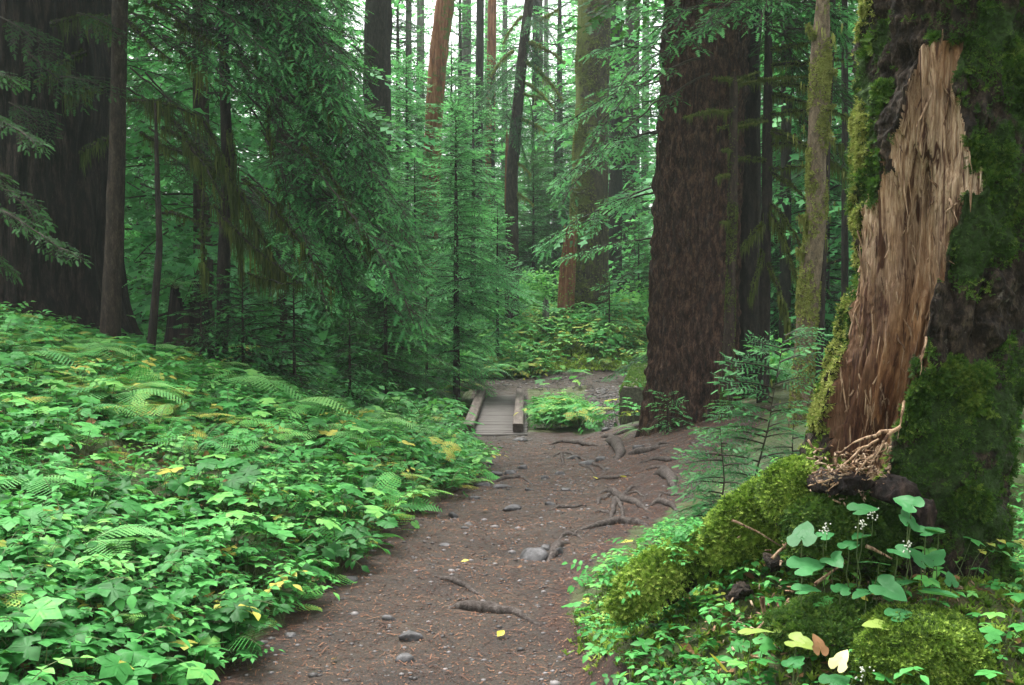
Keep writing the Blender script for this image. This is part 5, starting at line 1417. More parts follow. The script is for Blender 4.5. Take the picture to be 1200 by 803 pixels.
def root_obj(label, paths, seed, cat="root", name="tree_root"):
    """roots crawling over the ground; each path: list of (px, py, radius m), all pieces of one root system"""
    b = Buf()
    for j, path in enumerate(paths):
        pts = np.array([ground_px(a, c) for a, c, r in path]); rr = np.array([r for _, _, r in path])
        t = np.linspace(0, len(pts) - 1, 26)
        q = np.stack([np.interp(t, np.arange(len(pts)), pts[:, k]) for k in range(3)], -1)
        for _ in range(3): q[1:-1] = (q[:-2] + q[2:] + 2 * q[1:-1]) / 4
        r = np.interp(t, np.arange(len(pts)), rr)
        q += .012 * np.stack([fbm(q * 14, 2, seed + j + k * 5) for k in range(3)], -1)
        q[:, 2] = G(q[:, 0], q[:, 1]) + r * .35 * np.sin(np.linspace(0, pi, 26)) - r * .9 * (np.linspace(-1, 1, 26) ** 8)
        V, F = tube(q, r * (1 + .25 * fbm(q * 20, 2, seed)), 10); b.add(V, F)
    return mesh_thing(b, name, M['root'], label, cat, "roots across the trail", True)
root_obj("long grey root lying across the lower trail", [[(522, 713, .008), (545, 713, .03), (580, 717, .034), (612, 722, .016), (640, 735, .005)]], 1)
root_obj("thin sunken root above the long grey one", [[(505, 675, .006), (525, 680, .018), (550, 690, .016), (565, 700, .005)]], 2)
root_obj("thick root lying at the plant edge below the tangle", [[(676, 622, .008), (700, 617, .024), (725, 612, .032), (748, 615, .035), (760, 617, .02)], [(676, 622, .010), (668, 630, .006)]], 3)
root_obj("tangle of bare forking roots on the red duff", [
    [(700, 582, .02), (712, 577, .026), (722, 580, .03), (745, 590, .03), (760, 600, .012)], [(722, 580, .022), (728, 595, .016), (730, 606, .010)],
    [(720, 582, .02), (718, 600, .018), (716, 612, .01)], [(730, 582, .02), (740, 572, .016), (752, 570, .008)], [(715, 578, .02), (702, 586, .016), (698, 592, .008)], [(735, 580, .018), (745, 577, .014), (756, 583, .008)]], 4)
root_obj("mossy knotted root hump under the edge of the bridge clump", [[(712, 515, .04), (722, 520, .07), (728, 533, .06), (722, 540, .03)], [(705, 512, .03), (715, 512, .04), (725, 520, .03)]], 5)
root_obj("dark arched root on the slope below the fir", [[(737, 532, .02), (750, 531, .05), (765, 528, .04), (785, 523, .015)], [(765, 528, .03), (772, 521, .02), (790, 519, .008)]], 6)
root_obj("stub of root beside the hemlock saplings", [[(768, 555, .03), (780, 556, .055), (788, 566, .045), (790, 574, .02)]], 7)
root_obj("pale root loops in the root knot near the trail crest", [[(645, 537, .012), (658, 531, .02), (672, 533, .022), (680, 545, .02)], [(658, 531, .016), (660, 545, .014)], [(672, 533, .02), (690, 543, .022), (705, 548, .02), (712, 552, .01)], [(680, 545, .02), (695, 552, .014), (700, 560, .008)]], 8)
root_obj("low root running above the rocky patch", [[(568, 566, .006), (590, 562, .02), (610, 560, .022), (628, 568, .01)]], 9)
root_obj("root ridge from the fir toward the gully", [[(800, 480, .07), (780, 492, .06), (755, 500, .05), (730, 508, .04), (706, 512, .015)]], 10)
root_obj("low root on the duff left of the thick one", [[(640, 660, .006), (648, 652, .03), (655, 640, .03), (668, 636, .01)]], 11)
root_obj("thin root creeping at the margin above the thick one", [[(690, 603, .006), (705, 600, .016), (722, 606, .008)]], 12)
root_obj("short dark root beside the near end of the thick root", [[(655, 632, .006), (664, 626, .018), (676, 628, .012), (684, 634, .005)]], 14)
root_obj("crooked root just above the tangle", [[(690, 566, .006), (705, 560, .02), (722, 562, .022), (738, 556, .012), (748, 558, .005)]], 15)
root_obj("root bowed over the duff right of the tangle", [[(760, 596, .006), (770, 588, .024), (784, 592, .026), (796, 600, .010)], [(770, 588, .014), (776, 578, .008)]], 16)
root_obj("dark root lip at the crest before the clump", [[(640, 522, .01), (660, 518, .035), (684, 520, .04), (704, 524, .015)]], 17)
root_obj("double root crossing the red slope under the fir", [[(745, 545, .008), (762, 540, .026), (785, 541, .03), (806, 536, .012)], [(752, 552, .008), (772, 548, .02), (792, 552, .008)]], 18)
root_obj("thin root trailing left from the rocky patch", [[(640, 600, .005), (655, 594, .014), (672, 596, .016), (686, 592, .006)]], 19)
root_obj("slim root beside the stub near the saplings", [[(770, 575, .006), (785, 580, .014), (800, 580, .012), (815, 588, .006)]], 13)

# needle litter, gravel: uncountable
rng = np.random.default_rng(6)
def bare_pts(n, y0, y1, lim=1.0):
    y = y0 + (y1 - y0) * rng.random(n) ** 1.3; x = xl(y) - .1 + (xb(y) - xl(y) + .5) * rng.random(n)
    a = aux_mask(x, y); k = a > lim * rng.random(n); return x[k], y[k]
b = Buf(); x, y = bare_pts(46000, 2.6, 15)
V = np.array([(-.5, -.18, 0), (.5, -.22, .05), (.55, .2, 0), (-.45, .2, .06)]); chip = Buf().add(V, [(0, 1, 2, 3)], .5).pack()
n = len(x); Mx = rotz(rng.uniform(0, 6.28, n)) @ tilt(rng.uniform(0, 6, n), rng.normal(0, .35, n)) * (rng.uniform(.003, .011, n) * np.interp(y, [3, 14], [1, 2.0]))[:, None, None]
b.inst(chip, Mx, np.stack([x, y, G(x, y) + .004], -1), rng.uniform(-.5, .5, n))
ndl = Buf().add(np.array([(-.5, -.03, 0), (.5, -.03, .08), (.5, .03, .08), (-.5, .03, 0)]), [(0, 1, 2, 3)], .5).pack()
x, y = bare_pts(6000, 2.6, 14); n = len(x)
b.inst(ndl, rotz(rng.uniform(0, 6.28, n)) * (rng.uniform(.015, .06, n) * np.interp(y, [3, 14], [1, 1.6]))[:, None, None], np.stack([x, y, G(x, y) + .006], -1), rng.uniform(-.5, .3, n))
kind(build(b, "needle_litter", M['litter']), 'stuff')
b = Buf(); x, y = bare_pts(2600, 2.6, 16, 2.0)
n = len(x); P = Buf().add(IV2 * np.array([1, .8, .5]), IT2, .5).pack()
s = rng.uniform(.004, .016, n) ** 1 * np.interp(y, [3, 12], [1, 1.6]) * np.where(rng.random(n) < .06, 1.8, 1)
b.inst(P, rotz(rng.uniform(0, 6, n)) * s[:, None, None], np.stack([x, y, G(x, y)], -1), rng.uniform(-.5, .5, n))
n = 1800; y = rng.uniform(17, 26, n); x = np.where(y < 23.3, 1.75 + .08 * (y - 20) + rng.normal(0, .25, n), rng.uniform(-.5, 4.5, n))
b.inst(P, rotz(rng.uniform(0, 6, n)) * rng.uniform(.01, .05, n)[:, None, None], np.stack([x, y, G(x, y)], -1), rng.uniform(-.5, .5, n))
kind(build(b, "gravel", M['gravel'], smooth=False), 'stuff')

for i, (px, py, s, mat, lab) in enumerate([
    (540, 661, .05, 'yellow', "small yellow leaf lying mid-trail"), (583, 750, .06, 'yellow', "long yellow leaf on the lower trail"), (700, 563, .07, 'yellow', "yellow-green leaf on the duff left of the tangle"),
    (735, 561, .07, 'yellow', "bright leaf above the root tangle"), (394, 775, .04, 'deadleaf', "brown curled leaf near the trail's lower left"), (566, 600, .05, 'deadleaf', "tan leaf beside the mid-trail stones"),
    (606, 668, .03, 'deadleaf', "tiny brown leaf before the rounded stone"), (283, 762, .05, 'deadleaf', "dry pinkish leaf fallen at the bank's foot")]):
    p = ground_px(px, py); V, F = leaf(s, s * .32, 5, .4, -.15); b = Buf().add(xf(V, i * 1.1, .05, .3, p + np.array([0, 0, .012])), F, .6)
    mesh_thing(b, "fallen_leaf", M[mat], lab, "leaf", "leaves fallen on the trail")

# dead leaves caught among the herbs
b = Buf(); V, F = leaf(.05, .018, 4, .45, -.1); P = Buf().add(V, F, .5).pack(); r = np.random.default_rng(66)
n = 2600; y = 2.6 + 10 * r.random(n) ** 1.3; x = xl(y) - 4.2 * r.random(n); Mx = tilt(r.uniform(0, 6.28, n), r.normal(0, .6, n)) @ rotz(r.uniform(0, 6.28, n)) * r.uniform(.5, 1.6, n)[:, None, None]
b.inst(P, Mx, np.stack([x, y, G(x, y) + r.uniform(.0, .13, n)], -1), r.uniform(-.5, .5, n))
n = 500; y = r.uniform(2.9, 4.8, n); x = r.uniform(.4, 1.9, n); b.inst(P, tilt(r.uniform(0, 6.28, n), r.normal(0, .5, n)) @ rotz(r.uniform(0, 6.28, n)) * r.uniform(.4, 1.0, n)[:, None, None], np.stack([x, y, G(x, y) + .012], -1), r.uniform(-.5, .5, n))
kind(build(b, "leaf_litter", M['deadleaf']), 'stuff')
# moss cushions along the bank edges, under the herbs
b = Buf(); rng = np.random.default_rng(12)
n = 16000; y = 2.6 + 10.5 * rng.random(n) ** 1.5; x = xl(y) - .10 - .9 * rng.random(n) ** 1.3
k = fbm(np.stack([x, y, 0 * x], -1) * 2.5, 2, 88) > .05; x, y = x[k], y[k]; n = len(x); place(b, MOSSP, x, y, rng.uniform(.5, 1.1, n), rng, rng.uniform(-.6, .0, n), .3)
n = 9000; y = rng.uniform(2.8, 6.5, n); x = rng.uniform(.3, 2.2, n); k = right_d(x, y) + .9 * np.exp(-(((x - 1.42) / .62) ** 2 + ((y - 3.75) / .75) ** 2) ** 2) > rng.random(n); x, y = x[k], y[k]
place(b, MOSSP, x, y, rng.uniform(.6, 1.3, len(x)), rng, rng.uniform(-.4, .4, len(x)), .3)
n = 5000; y = rng.uniform(26.3, 30, n); x = rng.uniform(-.5, 4.4, n); place(b, MOSSP, x, y, rng.uniform(2, 3.5, n), rng, rng.uniform(.2, .6, n), .3)
kind(build(b, "ground_moss", M['moss_lime']), 'stuff')

# ------------------------------------------------------------------ the rotten snag in the foreground
SY = 3.9
L_px = [(-140, 1018, 1222), (0, 1012, 1216), (100, 1008, 1212), (250, 1000, 1205), (330, 998, 1200), (400, 985, 1194), (460, 965, 1190), (510, 948, 1186), (560, 930, 1182), (640, 925, 1178), (803, 920, 1176), (900, 915, 1176)]
cz = np.array([[W((a + b_) / 2, py, SY)[0], SY, W(0, py, SY)[2], (b_ - a) / 2 * SY / FPX] for py, a, b_ in L_px])[::-1]
zz = np.linspace(-.15, cz[-1, 2], 620)
cx = np.interp(zz, cz[:, 2], cz[:, 0]); rx = np.interp(zz, cz[:, 2], cz[:, 3])
ry = np.interp(zz, [-.2, .5, .9, 1.4, 3], [.36, .36, .33, .31, .30])
snag_base = (float(cx[0]), SY, .15)
snag = thing("rotten_snag", "huge mossy dead tree in the foreground with a gash of pale rotten wood", "tree", snag_base)
NS = 520
th = np.linspace(0, 2 * pi, NS, endpoint=False)
# put twice the points on the side that faces the path
th = th - .38 * np.sin(th + pi / 2) 
C, S = np.cos(th)[None], np.sin(th)[None]; Z = zz[:, None]
q = np.stack([C * .31 + 0 * Z, S * .31 + 0 * Z, Z + 0 * C], -1)
plates = fbm(q * np.array([9, 9, 4.0]), 3, 5); plates = 1 - np.clip(np.abs(plates) * 3.4, 0, 1)
d0 = -.030 * plates + .024 * fbm(q * 20, 3, 9) + .035 * fbm(q * 4.2, 2, 2) + .012 * fbm(q * 50, 2, 19)
X = cx[:, None] + (rx[:, None]) * C; Yv = SY + ry[:, None] * S
Wd = np.stack([X, Yv, Z + 0 * C], -1)
nrm = unit(np.stack([C / rx[:, None], S / ry[:, None], 0 * Z + 0 * C], -1))
# mask of the gash: an outline on the trunk, read off by height and horizontal place
def to_px(Pw):
    x, y, z = Pw[..., 0], Pw[..., 1], Pw[..., 2] - CAM_H
    cp, sp = math.cos(PITCH), math.sin(PITCH)
    f = y * cp - z * sp; u_ = y * sp + z * cp
    return 600 + FPX * x / f, 401.5 - FPX * u_ / f
PX, PY = to_px(Wd)
gl = np.array([(40, 1105, 1108), (55, 1082, 1122), (100, 1068, 1124), (150, 1052, 1130), (200, 1042, 1136), (250, 1010, 1132), (300, 1003, 1113), (350, 1004, 1098), (400, 992, 1090), (440, 984, 1074), (480, 972, 1060), (515, 958, 1056), (545, 960, 1045), (570, 975, 1025), (585, 995, 1005)])
wob = 16 * fbm(q * np.array([16, 16, 5.0]), 2, 50) + 14 * fbm(q * np.array([45, 45, 12.0]), 2, 51)
lo = np.interp(PY, gl[:, 0], gl[:, 1]) + wob; hi = np.interp(PY, gl[:, 0], gl[:, 2]) + wob * 1.2
inside = np.minimum(PX - lo, hi - PX); inside = np.minimum(inside, np.minimum((PY - 45) * .7, (582 - PY) * .7))
front = (S < .25)
msk = np.where(front, inside, -50)
gash = sm(-2, 6, msk)
fib = fbm(q * np.array([46, 46, 1.5]), 4, 70); fib2 = 1 - np.abs(fbm(q * np.array([15, 15, .9]), 3, 71)) * 3
step = fbm(q * np.array([7, 7, 3.0]), 2, 72)
step = np.floor((step + .22 * fbm(q * np.array([40, 40, 5.0]), 2, 74)) * 5) / 5
dg = -.045 - .05 * sm(0, 60, msk) * .6 + .030 * fib2 + .020 * fib + .018 * step + .05 * fbm(q * np.array([6, 6, 1.6]), 2, 79) - .035 * sm(.12, .3, fbm(q * np.array([12, 12, 1.7]), 2, 83)) - .05 * sm(400, 520, PY)
D = d0 * (1 - gash) + dg * gash
lip = np.exp(-((msk + 5) / 5) ** 2) * .014
Vs = Wd + nrm * (D + lip)[..., None]
Vf = Vs.reshape(-1, 3); Fs = gridq(len(zz), NS, True)
gf = (msk.reshape(-1)[Fs].mean(1) > 0)
mo = (.20 + .55 * fbm(q * 3.4, 3, 15) * 2.4 + .5 * fbm(q * 13, 2, 16) + .25 * np.exp(-((PX - 1000) / 30) ** 2) + .15 * sm(1100, 1170, PX) + .10 * sm(300, 480, PY) - .5 * (PY < 260) * np.exp(-((PX - 1050) / 25) ** 2))
mo = np.clip(mo, -.3, .8).reshape(-1)
redr = (sm(260, 420, PY) * sm(48, 22, PX - lo + 14 * fbm(q * np.array([14, 14, 3.0]), 3, 33)) * .85 + .2 * sm(480, 560, PY)).reshape(-1)
pale = (sm(470, 170, PY) * (.60 + 1.2 * fbm(q * np.array([10, 10, 2.0]), 2, 81))).reshape(-1)
def subm(mask, aux):
    F = Fs[mask]; u, inv = np.unique(F, return_inverse=True)
    return Buf().add(Vf[u], inv.reshape(F.shape), pale[u], 0, aux[u]).pack()
Pb = subm(~gf, mo); Pg = subm(gf, redr)
build(Pb, "trunk", M['bark_snag'], snag, smooth=True)
build(Pg, "rotten_wood", M['rotten'], snag, smooth=True)
# splinters and fibres
rng = np.random.default_rng(33); b = Buf()
p, nn = sample_faces(Pg, 200, None, rng)
ppx, ppy = to_px(p)
for i in range(len(p)):
    L = rng.uniform(.03, .15) * (1.3 if rng.random() < .2 else .7); w = rng.uniform(.0015, .006)
    o = nn[i] if nn[i][1] < 0 else -nn[i]
    dn = np.array([rng.normal(0, .10), 0, 1.0 if rng.random() < .5 else -1.0]) + o * rng.uniform(0, .28)
    p0 = p[i] - o * .004; pts = np.array([p0 - dn * L * .3, p0 + dn * L * .3 + o * .006, p0 + dn * L * .8 + o * rng.uniform(0, .03)])
    V, F = tube(pts, [w, w * .9, .0008], 4); b.add(V, F, .5, 0, float(rng.random() < .15) * .6 + redr.mean() * .3)
kind(build(b, "splintered_fibres", M['rotten'], snag), 'stuff')
for (a, c_, e, f_, Ye) in [(1085, 395, 1079, 440, .40), (1048, 505, 985, 530, .42), (1040, 520, 1000, 560, .42), (1055, 500, 1020, 545, .42), (1030, 515, 975, 560, .42), (1000, 560, 970, 575, .40), (1010, 550, 955, 560, .40), (1112, 232, 1122, 262, .37), (1130, 170, 1140, 205, .34), (1108, 250, 1124, 238, .37), (1060, 470, 1052, 515, .38)]:
    p0, p1 = W(a, c_, SY - Ye + .03), W(e, f_, SY - Ye - .02); V, F = tube(bend(p0, p1, .08, 9, .09, int(a)), np.array([.004, .005, .005, .0045, .004, .003, .002, .0012, .0004]) * (1.3 if c_ > 480 else .8) * np.random.default_rng(a).uniform(.6, 1.2), 5)
    V[:, 0] += .004 * fbm(V * 60, 2, 3); build(Buf().add(V, F, .5, 0, .1), "splinter", M['rotten'], snag)
# moss on the trunk: small fronds where the bark is mossy, fur on the left silhouette
b = Buf(); wgt = (1 - .6 * sm(.10, .02, Pb['V'][:, 0] - np.interp(Pb['V'][:, 2], zz, cx - rx))) * np.clip(Pb['B'] * 2.0 - .1, 0, 1) * (Pb['V'][:, 1] < SY + .12) * (.12 + .88 * sm(-.12, .12, fbm(Pb['V'] * 8.5, 3, 218)))
add_tufts(b, Pb, 17000, (.007, .018), wgt, .35, np.random.default_rng(34), TUFTS, (.0, .9), 1)
wg2 = wgt * sm(.05, .35, fbm(Pb['V'] * 9, 2, 18)); add_tufts(b, Pb, 9000, (.014, .030), wg2, .2, np.random.default_rng(134), TUFTS, (.1, 1.0), 1)
build(b, "moss", M['moss'], snag)
b = Buf(); px_, py_ = to_px(Pb['V']); edge = np.exp(-((Pb['V'][:, 0] - np.interp(Pb['V'][:, 2], zz, cx - rx)) / .013) ** 2) * (Pb['V'][:, 1] < SY + .15) * (.08 + .92 * sm(-.1, .25, fbm(Pb['V'] * np.array([0, 0, 6.0]), 2, 4)))
bf = Buf(); add_tufts(bf, Pb, 5200, (.010, .026), edge, -.3, np.random.default_rng(35), BLADES, (.3, 1.0), 1); build(bf, "moss_fringe", M['moss_pale'], snag)
low = sm(1.15, .75, Pb['V'][:, 2]) * (px_ < 1045) * (Pb['V'][:, 1] < SY)
add_tufts(b, Pb, 4500, (.015, .035), low, .3, np.random.default_rng(36), TUFTS, (.2, .9), 1)
build(b, "moss", M['moss_lime'], snag)

# the mossy root arm running down from the snag toward the trail
arm = np.array([[*W(a, c_, Y), r] for a, c_, Y, r in [(1010, 575, 3.75, .10), (960, 570, 3.85, .13), (915, 600, 3.95, .105), (870, 628, 4.0, .10), (825, 652, 4.02, .105), (780, 680, 4.0, .10), (745, 700, 3.98, .085), (722, 722, 3.96, .05)]])
t = np.linspace(0, len(arm) - 1, 90); q = np.stack([np.interp(t, np.arange(len(arm)), arm[:, k]) for k in range(4)], -1)
for _ in range(25): q[1:-1] = (q[:-2] + q[2:] + 2 * q[1:-1]) / 4
V, F = tube(q[:, :3], q[:, 3] * .82, 48); V = V + unit(V - np.repeat(q[:, :3], 48, 0)) * (.035 * fbm(V * 9, 3, 3) + .05 * fbm(V * 3.5, 2, 5) - .012)[:, None]
Pa = Buf().add(V, F, .5, 0, .5).pack()
build(Pa, "root", M['bark_snag'], snag, smooth=True)
b = Buf(); w = sm(-.05, .03, V[:, 2] - np.repeat(q[:, 2], 48)) + .25 * (V[:, 1] < np.repeat(q[:, 1], 48)) * (.4 + fbm(V * 5, 2, 8) > .3)
w = w * (.15 + .85 * sm(-.2, .1, fbm(V * 7, 3, 12)))
add_tufts(b, Pa, 11000, (.012, .045), w, .45, np.random.default_rng(37), TUFTS, (.25, 1.0), 1)
build(b, "root_moss", M['moss_lime'], snag)
b = Buf(); r = np.random.default_rng(58); pp, nn_ = sample_faces(Pa, 420, (nrm_ := (V[:, 2] > np.repeat(q[:, 2], 48) - .03) * 1.0) * (V[:, 0] < 1.05), r)
dn = fbm(pp * 5, 2, 9) > -.02; pp = pp[dn]; n = len(pp)
for j, nm in enumerate(('tref', 'bunch', 'pinn')):
    k = np.arange(n) % 3 == j; place(b, KINDS[nm], pp[k, 0], pp[k, 1], r.uniform(.35, .7, k.sum()), r, r.uniform(.15, .8, k.sum()), .35, z=pp[k, 2])
kind(build(b, "root_ground_cover", [M['herb'], M['stemg']]), 'stuff')
# moss-covered lump and rotting foot in front of the trunk
def lump(cx_, cy_, cz_, sx, sy, sz, seed, n=60, fr=3):
    V = IV.copy(); V = V * (1 + .30 * fbm(V * 1.6 + seed, 3, seed)[:, None]); V = V * np.array([sx, sy, sz]) + np.array([cx_, cy_, cz_])
    Qf = IT; P = Buf().add(V, IT, .5, 0, .5).pack()
    P2 = dict(P); P2['Q'] = np.concatenate([IT, IT[:, 2:3]], 1); return P, P2
for (a, c_, Y, sx, sy, sz, mt, nt, sz2) in [(990, 600, 3.62, .20, .16, .13, 'moss', 5500, (.014, .03)), (1075, 740, 3.25, .20, .18, .12, 'moss_lime', 6500, (.014, .032)), (930, 560, 3.75, .10, .10, .12, 'moss_lime', 3000, (.014, .03)), (1120, 790, 3.2, .16, .14, .12, 'moss_lime', 3500, (.012, .028)), (975, 720, 3.4, .2, .16, .08, 'moss', 3500, (.012, .028))]:
    p = W(a, c_, Y); P, P2 = lump(p[0], p[1], p[2] - sz * .5, sx, sy, sz, int(a), 60)
    build(P, "buttress", M['bark_snag'], snag, smooth=True)
    b = Buf(); add_tufts(b, P2, nt, sz2, sm(p[2] - sz * 1.3, p[2] - sz * .2, P2['V'][:, 2]), .5, np.random.default_rng(int(a)), TUFTS, (.1, .85), 1); build(b, "moss", M[mt], snag)
# broken dark chunks of rotten wood at its foot
chunks = [(1052, 572, 3.50, .075, .05, .04, 'bark_cedar', "dark crumbling chunk of wood fallen from the gash"), (1083, 605, 3.48, .035, .05, .06, 'bark_cedar', "black rotten knob beside the crumbling chunk"),
          (868, 694, 3.72, .085, .03, .022, 'bark_snag', "dark wood slab leaning on the mossy root"), (905, 657, 3.76, .075, .03, .02, 'bark_snag', "dark strip of wood wedged on top of the mossy root"),
          (985, 566, 3.58, .13, .08, .045, 'bark_cedar', "broad dark shelf of rotten wood under the gash")]
for i, (a, c_, Y, sx, sy, sz, mt, lab) in enumerate(chunks):
    p = W(a, c_, Y); bb = stone_buf(p, sx, sy, sz, 60 + i, .5 * i); P = bb.pack(); P['V'] = P['V'] + .012 * np.stack([fbm(P['V'] * np.array([30, 30, 8]), 3, k) for k in range(3)], -1)
    P['V'] = P['V'] + .02 * np.stack([fbm(P['V'] * np.array([60, 60, 20]), 2, k + 9) for k in range(3)], -1) ; b2 = Buf(); b2.inst(P, np.eye(3)[None], np.zeros((1, 3))); mesh_thing(b2, "wood_chunk", M[mt], lab, "wood chunk", "rotten wood at the snag's foot", True)
# crumbs of rotten wood and bark over the snag's foot
b = Buf(); rng = np.random.default_rng(52); tmp = [box(-.5, .5, -.13, .13, -.06, .06)]
cr = Buf().add(np.array([(-.5, -.1, 0), (.5, -.06, .04), (.45, .12, .02), (-.4, .14, .08), (-.5, -.1, -.1), (.5, -.06, -.06), (.45, .12, -.1), (-.4, .14, -.05)]), [(0, 1, 2, 3), (7, 6, 5, 4), (0, 4, 5, 1), (1, 5, 6, 2), (2, 6, 7, 3), (3, 7, 4, 0)], .5).pack()
n = 900; px_ = np.concatenate([np.clip(rng.normal(1000, 24, 450), 950, 1042), rng.normal(960, 60, 250), rng.normal(1030, 60, 200)]); py_ = np.concatenate([rng.normal(556, 14, 450), rng.normal(650, 35, 250), rng.normal(640, 30, 200)])
for k in range(n):
    Y = (3.53 if k < 450 else 3.46 + .0014 * (640 - py_[k])) + rng.normal(0, .02); p = W(px_[k], py_[k], Y)
    if k >= 450: p[2] = max(float(G(p[0], p[1])) + .01, p[2] - .25)
    b.inst(cr, (rotz(rng.uniform(0, 6.28)) @ rotx(rng.normal(0, .8)) @ rotz(rng.normal(0, 1)) * rng.uniform(.008, .034))[None], p[None], np.array([rng.uniform(-.4, .6)]))
P = b.pack(); o = build(P, "wood_crumbs", M['rotten'], None); kind(o, 'stuff')
# standing and lying orange slivers in the herbs
for i, (a, c_, e, f_, Y, r, lab) in enumerate([
    (893, 700, 897, 745, 3.5, .010, "upright orange sliver of wood among the low leaves"), (905, 655, 935, 625, 3.6, .006, "thin tan sliver leaning on the mossy root"),
    (858, 610, 915, 640, 3.7, .005, "straw-coloured stick crossing the root moss"), (955, 685, 990, 660, 3.45, .006, "short tan splinter under the heart leaves"), (880, 745, 925, 705, 3.45, .006, "long brown twig in the lower herbs"), (1015, 640, 1045, 655, 3.4, .007, "orange splinter beneath the dark knob")]):
    V, F = tube(bend(W(a, c_, Y), W(e, f_, Y), .02, 8, .04, i), np.linspace(r, r * .4, 8), 6); mesh_thing(Buf().add(V, F), "wood_splinter", M['rotten'], lab, "splinter", "slivers fallen from the snag")

# ---- heart-leaved plants on the hummock
def heart(R, seed):
    rng = np.random.default_rng(seed); n = 28; b = Buf()
    a = np.linspace(-pi, pi, n, endpoint=False)
    # outline: notch at the stalk (angle pi), point at angle 0
    r = (1.0 - .30 * np.abs(np.sin(a)) * (np.cos(a) > 0) + .16 * np.exp(-(np.abs(a) / .22) ** 1.3)) * (1 - .62 * np.exp(-((pi - np.abs(a)) / .20) ** 2)) * (1 + .10 * np.exp(-((np.abs(a) - 2.3) / .4) ** 2))
    V = [(0, 0, 0)]
    cup = rng.uniform(.0, .22); dr = rng.uniform(.15, .5)
    for k, f in enumerate((.33, .66, 1.0)):
        x, y = r * np.cos(a) * f * .95, r * np.sin(a) * f * .82
        z = cup * np.abs(y) * 1.2 - dr * np.maximum(x, 0) ** 2 * .6 + .02 * np.cos(y * 24) * f + .03 * rng.normal()
        V += list(zip(x, y, z))
    V = np.array(V) * R; V[:, 0] += R * .25
    T = [(0, 1 + i, 1 + (i + 1) % n) for i in range(n)]
    Q = [(1 + k * n + i, 1 + (k + 1) * n + i, 1 + (k + 1) * n + (i + 1) % n, 1 + k * n + (i + 1) % n) for k in range(2) for i in range(n)]
    return V, np.array(T), np.array(Q)
hearts = [  # px, py, Y, size px, yaw, tilt, roll, label
    (1007, 598, 3.35, 30, .2, .1, .2, "heart leaf alone on the moss lump below the dark wood"), (1068, 592, 3.35, 30, 2.2, .4, -.3, "upper of two heart leaves stacked beside the black knob"),
    (1064, 612, 3.33, 30, 1.4, .6, .5, "lower, cupped heart leaf stacked beside the black knob"), (940, 630, 3.45, 36, 1.2, .75, -.4, "big ribbed heart leaf facing out above the root"),
    (940, 665, 3.40, 38, .3, .25, .2, "wide green heart leaf below the big ribbed one"), (1085, 624, 3.38, 26, .1, .2, .1, "flat heart leaf next to the trunk's mossy bark"),
    (1100, 622, 3.38, 20, 2.8, .3, .2, "small heart leaf touching the trunk"), (1030, 660, 3.35, 30, 3.0, .1, .3, "spotted heart leaf in the middle of the cluster"),
    (975, 655, 3.42, 28, 4.9, .3, .4, "dark heart leaf in the shade under the orange chips"), (995, 640, 3.40, 26, .9, .3, -.2, "heart leaf tilted over the pale flower sprig"),
    (1080, 658, 3.33, 30, 2.0, .8, .3, "ribbed upright heart leaf beside the flower sprigs"), (1095, 655, 3.36, 26, .8, .8, -.3, "glossy heart leaf at the trunk's inner curve"),
    (1036, 688, 3.28, 36, 5.4, .7, .2, "large deeply ribbed heart leaf, centre of the hummock"), (1060, 684, 3.30, 26, .4, .2, -.3, "pale heart leaf right of the deeply ribbed one"),
    (1092, 694, 3.28, 38, -.7, .1, -.2, "long pointed heart leaf hanging towards the trunk"), (1115, 682, 3.34, 18, 1.5, 1.0, .2, "small upright heart leaf against the bark"),
    (985, 692, 3.33, 24, 1.0, .2, .2, "modest heart leaf near the middle sliver"), (940, 692, 3.35, 28, .1, .1, .1, "heart leaf low on the mossy slope's near side"),
    (1050, 722, 3.20, 28, .3, .15, .2, "upper heart leaf of the pair over the lime moss"), (1032, 732, 3.18, 28, 3.3, .1, -.1, "lower yellow-edged heart leaf of the pair over the lime moss"),
    (1015, 695, 3.30, 28, 3.7, .4, .3, "flower-topped heart leaf left of the deeply ribbed one"), (933, 752, 3.15, 30, 5.7, .4, .1, "heart leaf with yellow blotch at the bottom herbs"),
    (930, 778, 3.08, 28, .9, .2, -.2, "ragged heart leaf near the bottom frame edge"), (975, 800, 3.0, 32, .4, .2, .2, "heart leaf cut by the bottom edge of the view"),
    (880, 742, 3.25, 34, .1, .1, -.2, "yellowing broad leaf by the upright orange sliver"), (1045, 745, 3.2, 1, 0, 0, 0, None),
    (1010, 628, 3.42, 22, 3.8, .3, .2, "half-hidden leaf behind the pale flower sprig"), (965, 628, 3.45, 20, .5, .2, .1, "little heart leaf beside the tan sliver"), (1052, 645, 3.35, 24, 5.1, .4, .2, "heart leaf between the two rows of flowers")]
proto_h = [heart(1.0, k) for k in range(4)]
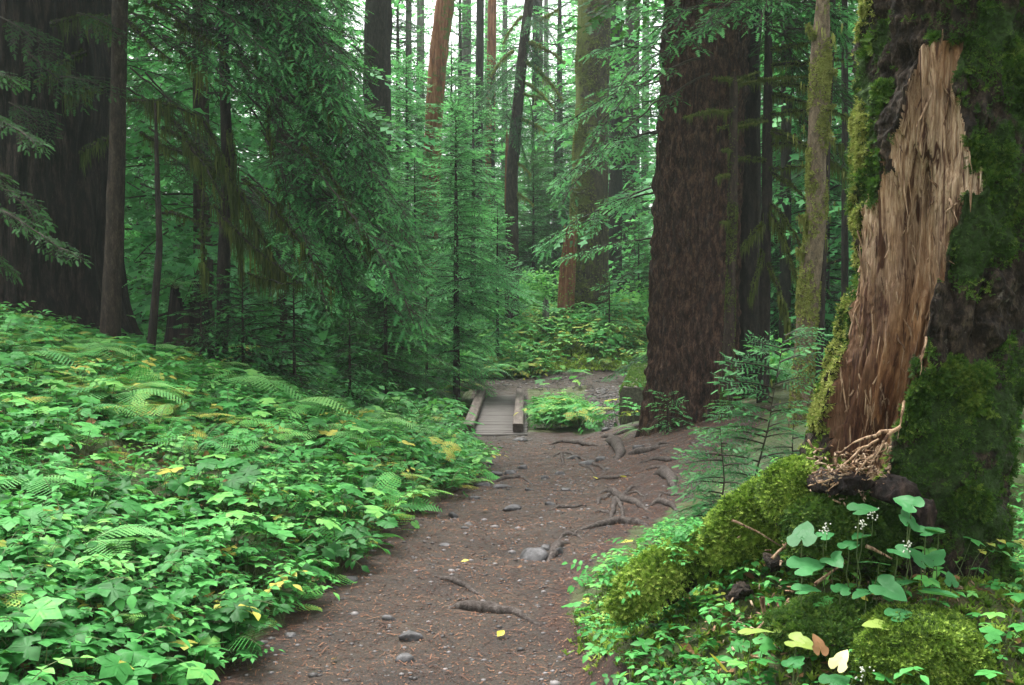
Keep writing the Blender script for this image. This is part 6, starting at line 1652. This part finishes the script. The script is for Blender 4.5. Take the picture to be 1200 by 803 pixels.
for i, (a, c_, Y, sz, yaw, tl_, rl, lab) in enumerate(hearts):
    if not lab: continue
    p = W(a, c_, Y); R = sz * Y / FPX * .64
    g = np.array([p[0] + .01, p[1] + .05, min(float(G(p[0], p[1] + .05)), p[2] - .05)])
    t = thing("heart_leaf_plant", lab, "plant", g, "heart-leaved plants on the hummock")
    V, T, Q = proto_h[i % 4]
    Vw = xf(V * R, yaw, .12, rl, (0, 0, 0)); Vw = Vw @ rotx(tl_ * .7).T + p
    b = Buf(); v_ = .3 + .5 * ((i * 7) % 10) / 10
    if 'yellow' in lab: v_ = 1.0
    b.add(Vw, T, v_); b.add(Vw, Q, v_)
    P = b.pack(); build(P, "leaf", M['heart'], t, True)
    V, F = tube(bend(g, p, 0, 6, .08, i), .0018, 5); build(Buf().add(V, F), "stem", M['stemg'], t, True)
for i, (a, c_, Y, mt, lab) in enumerate([(983, 778, 3.02, 'cream', "cream yellow dying leaf folded over at the bottom"), (960, 760, 3.08, 'deadleaf', "brown shrivelled leaf standing by the cream one"), (845, 780, 3.1, 'yellow', "yellow-green dying leaf at the bottom herbs")]):
    V, T, Q = proto_h[i]; p = W(a, c_, Y); Vw = xf(V * .036, 1.2 * i + .5, .9, .3, p); b = Buf(); b.add(Vw, T, .6); b.add(Vw, Q, .6)
    mesh_thing(b, "dying_leaf", M[mt], lab, "leaf")
# tiny white flower sprigs
for i, (a, c_, Y, lab) in enumerate([(968, 620, 3.4, "white flower sprig near the little heart leaf"), (1063, 640, 3.32, "taller white flower sprig before the ribbed upright leaf"), (1010, 616, 3.4, "faint white flower sprig under the dark wood"), (1012, 790, 3.0, "white flower sprig at the bottom edge"), (1022, 603, 3.4, "small white flower sprig beside the lone leaf")]):
    p = W(a, c_, Y); t = thing("flower_sprig", lab, "flower", (p[0], p[1], p[2] - .07), "white flower sprigs on the hummock")
    V, F = tube(bend(p - np.array([0, 0, .07]), p + np.array([.006, 0, .02]), 0, 5, .05, i), .0009, 4); build(Buf().add(V, F), "stem", M['stemg'], t)
    b = Buf(); r = np.random.default_rng(i); n = 16
    b.inst(Buf().add(IV2, IT2, .5).pack(), np.tile(np.eye(3), (n, 1, 1)) * .0028, p + np.stack([r.normal(0, .009, n), r.normal(0, .009, n), r.uniform(-.02, .02, n)], -1)); build(b, "blossom", M['flower'], t)

# ------------------------------------------------------------------ damp air between the trees
hm_, N, L = new_mat("haze_air")
pv = N.new("ShaderNodeVolumePrincipled"); pv.inputs["Density"].default_value = 0.0010; pv.inputs["Color"].default_value = (.80, .95, .88, 1); pv.inputs["Anisotropy"].default_value = 0.3
o = N.new("ShaderNodeOutputMaterial"); L.new(pv.outputs[0], o.inputs[1])
V, F = box(-175, 175, -70, 260, -12, 34)
kind(build(Buf().add(V, F), "haze", hm_), 'stuff')
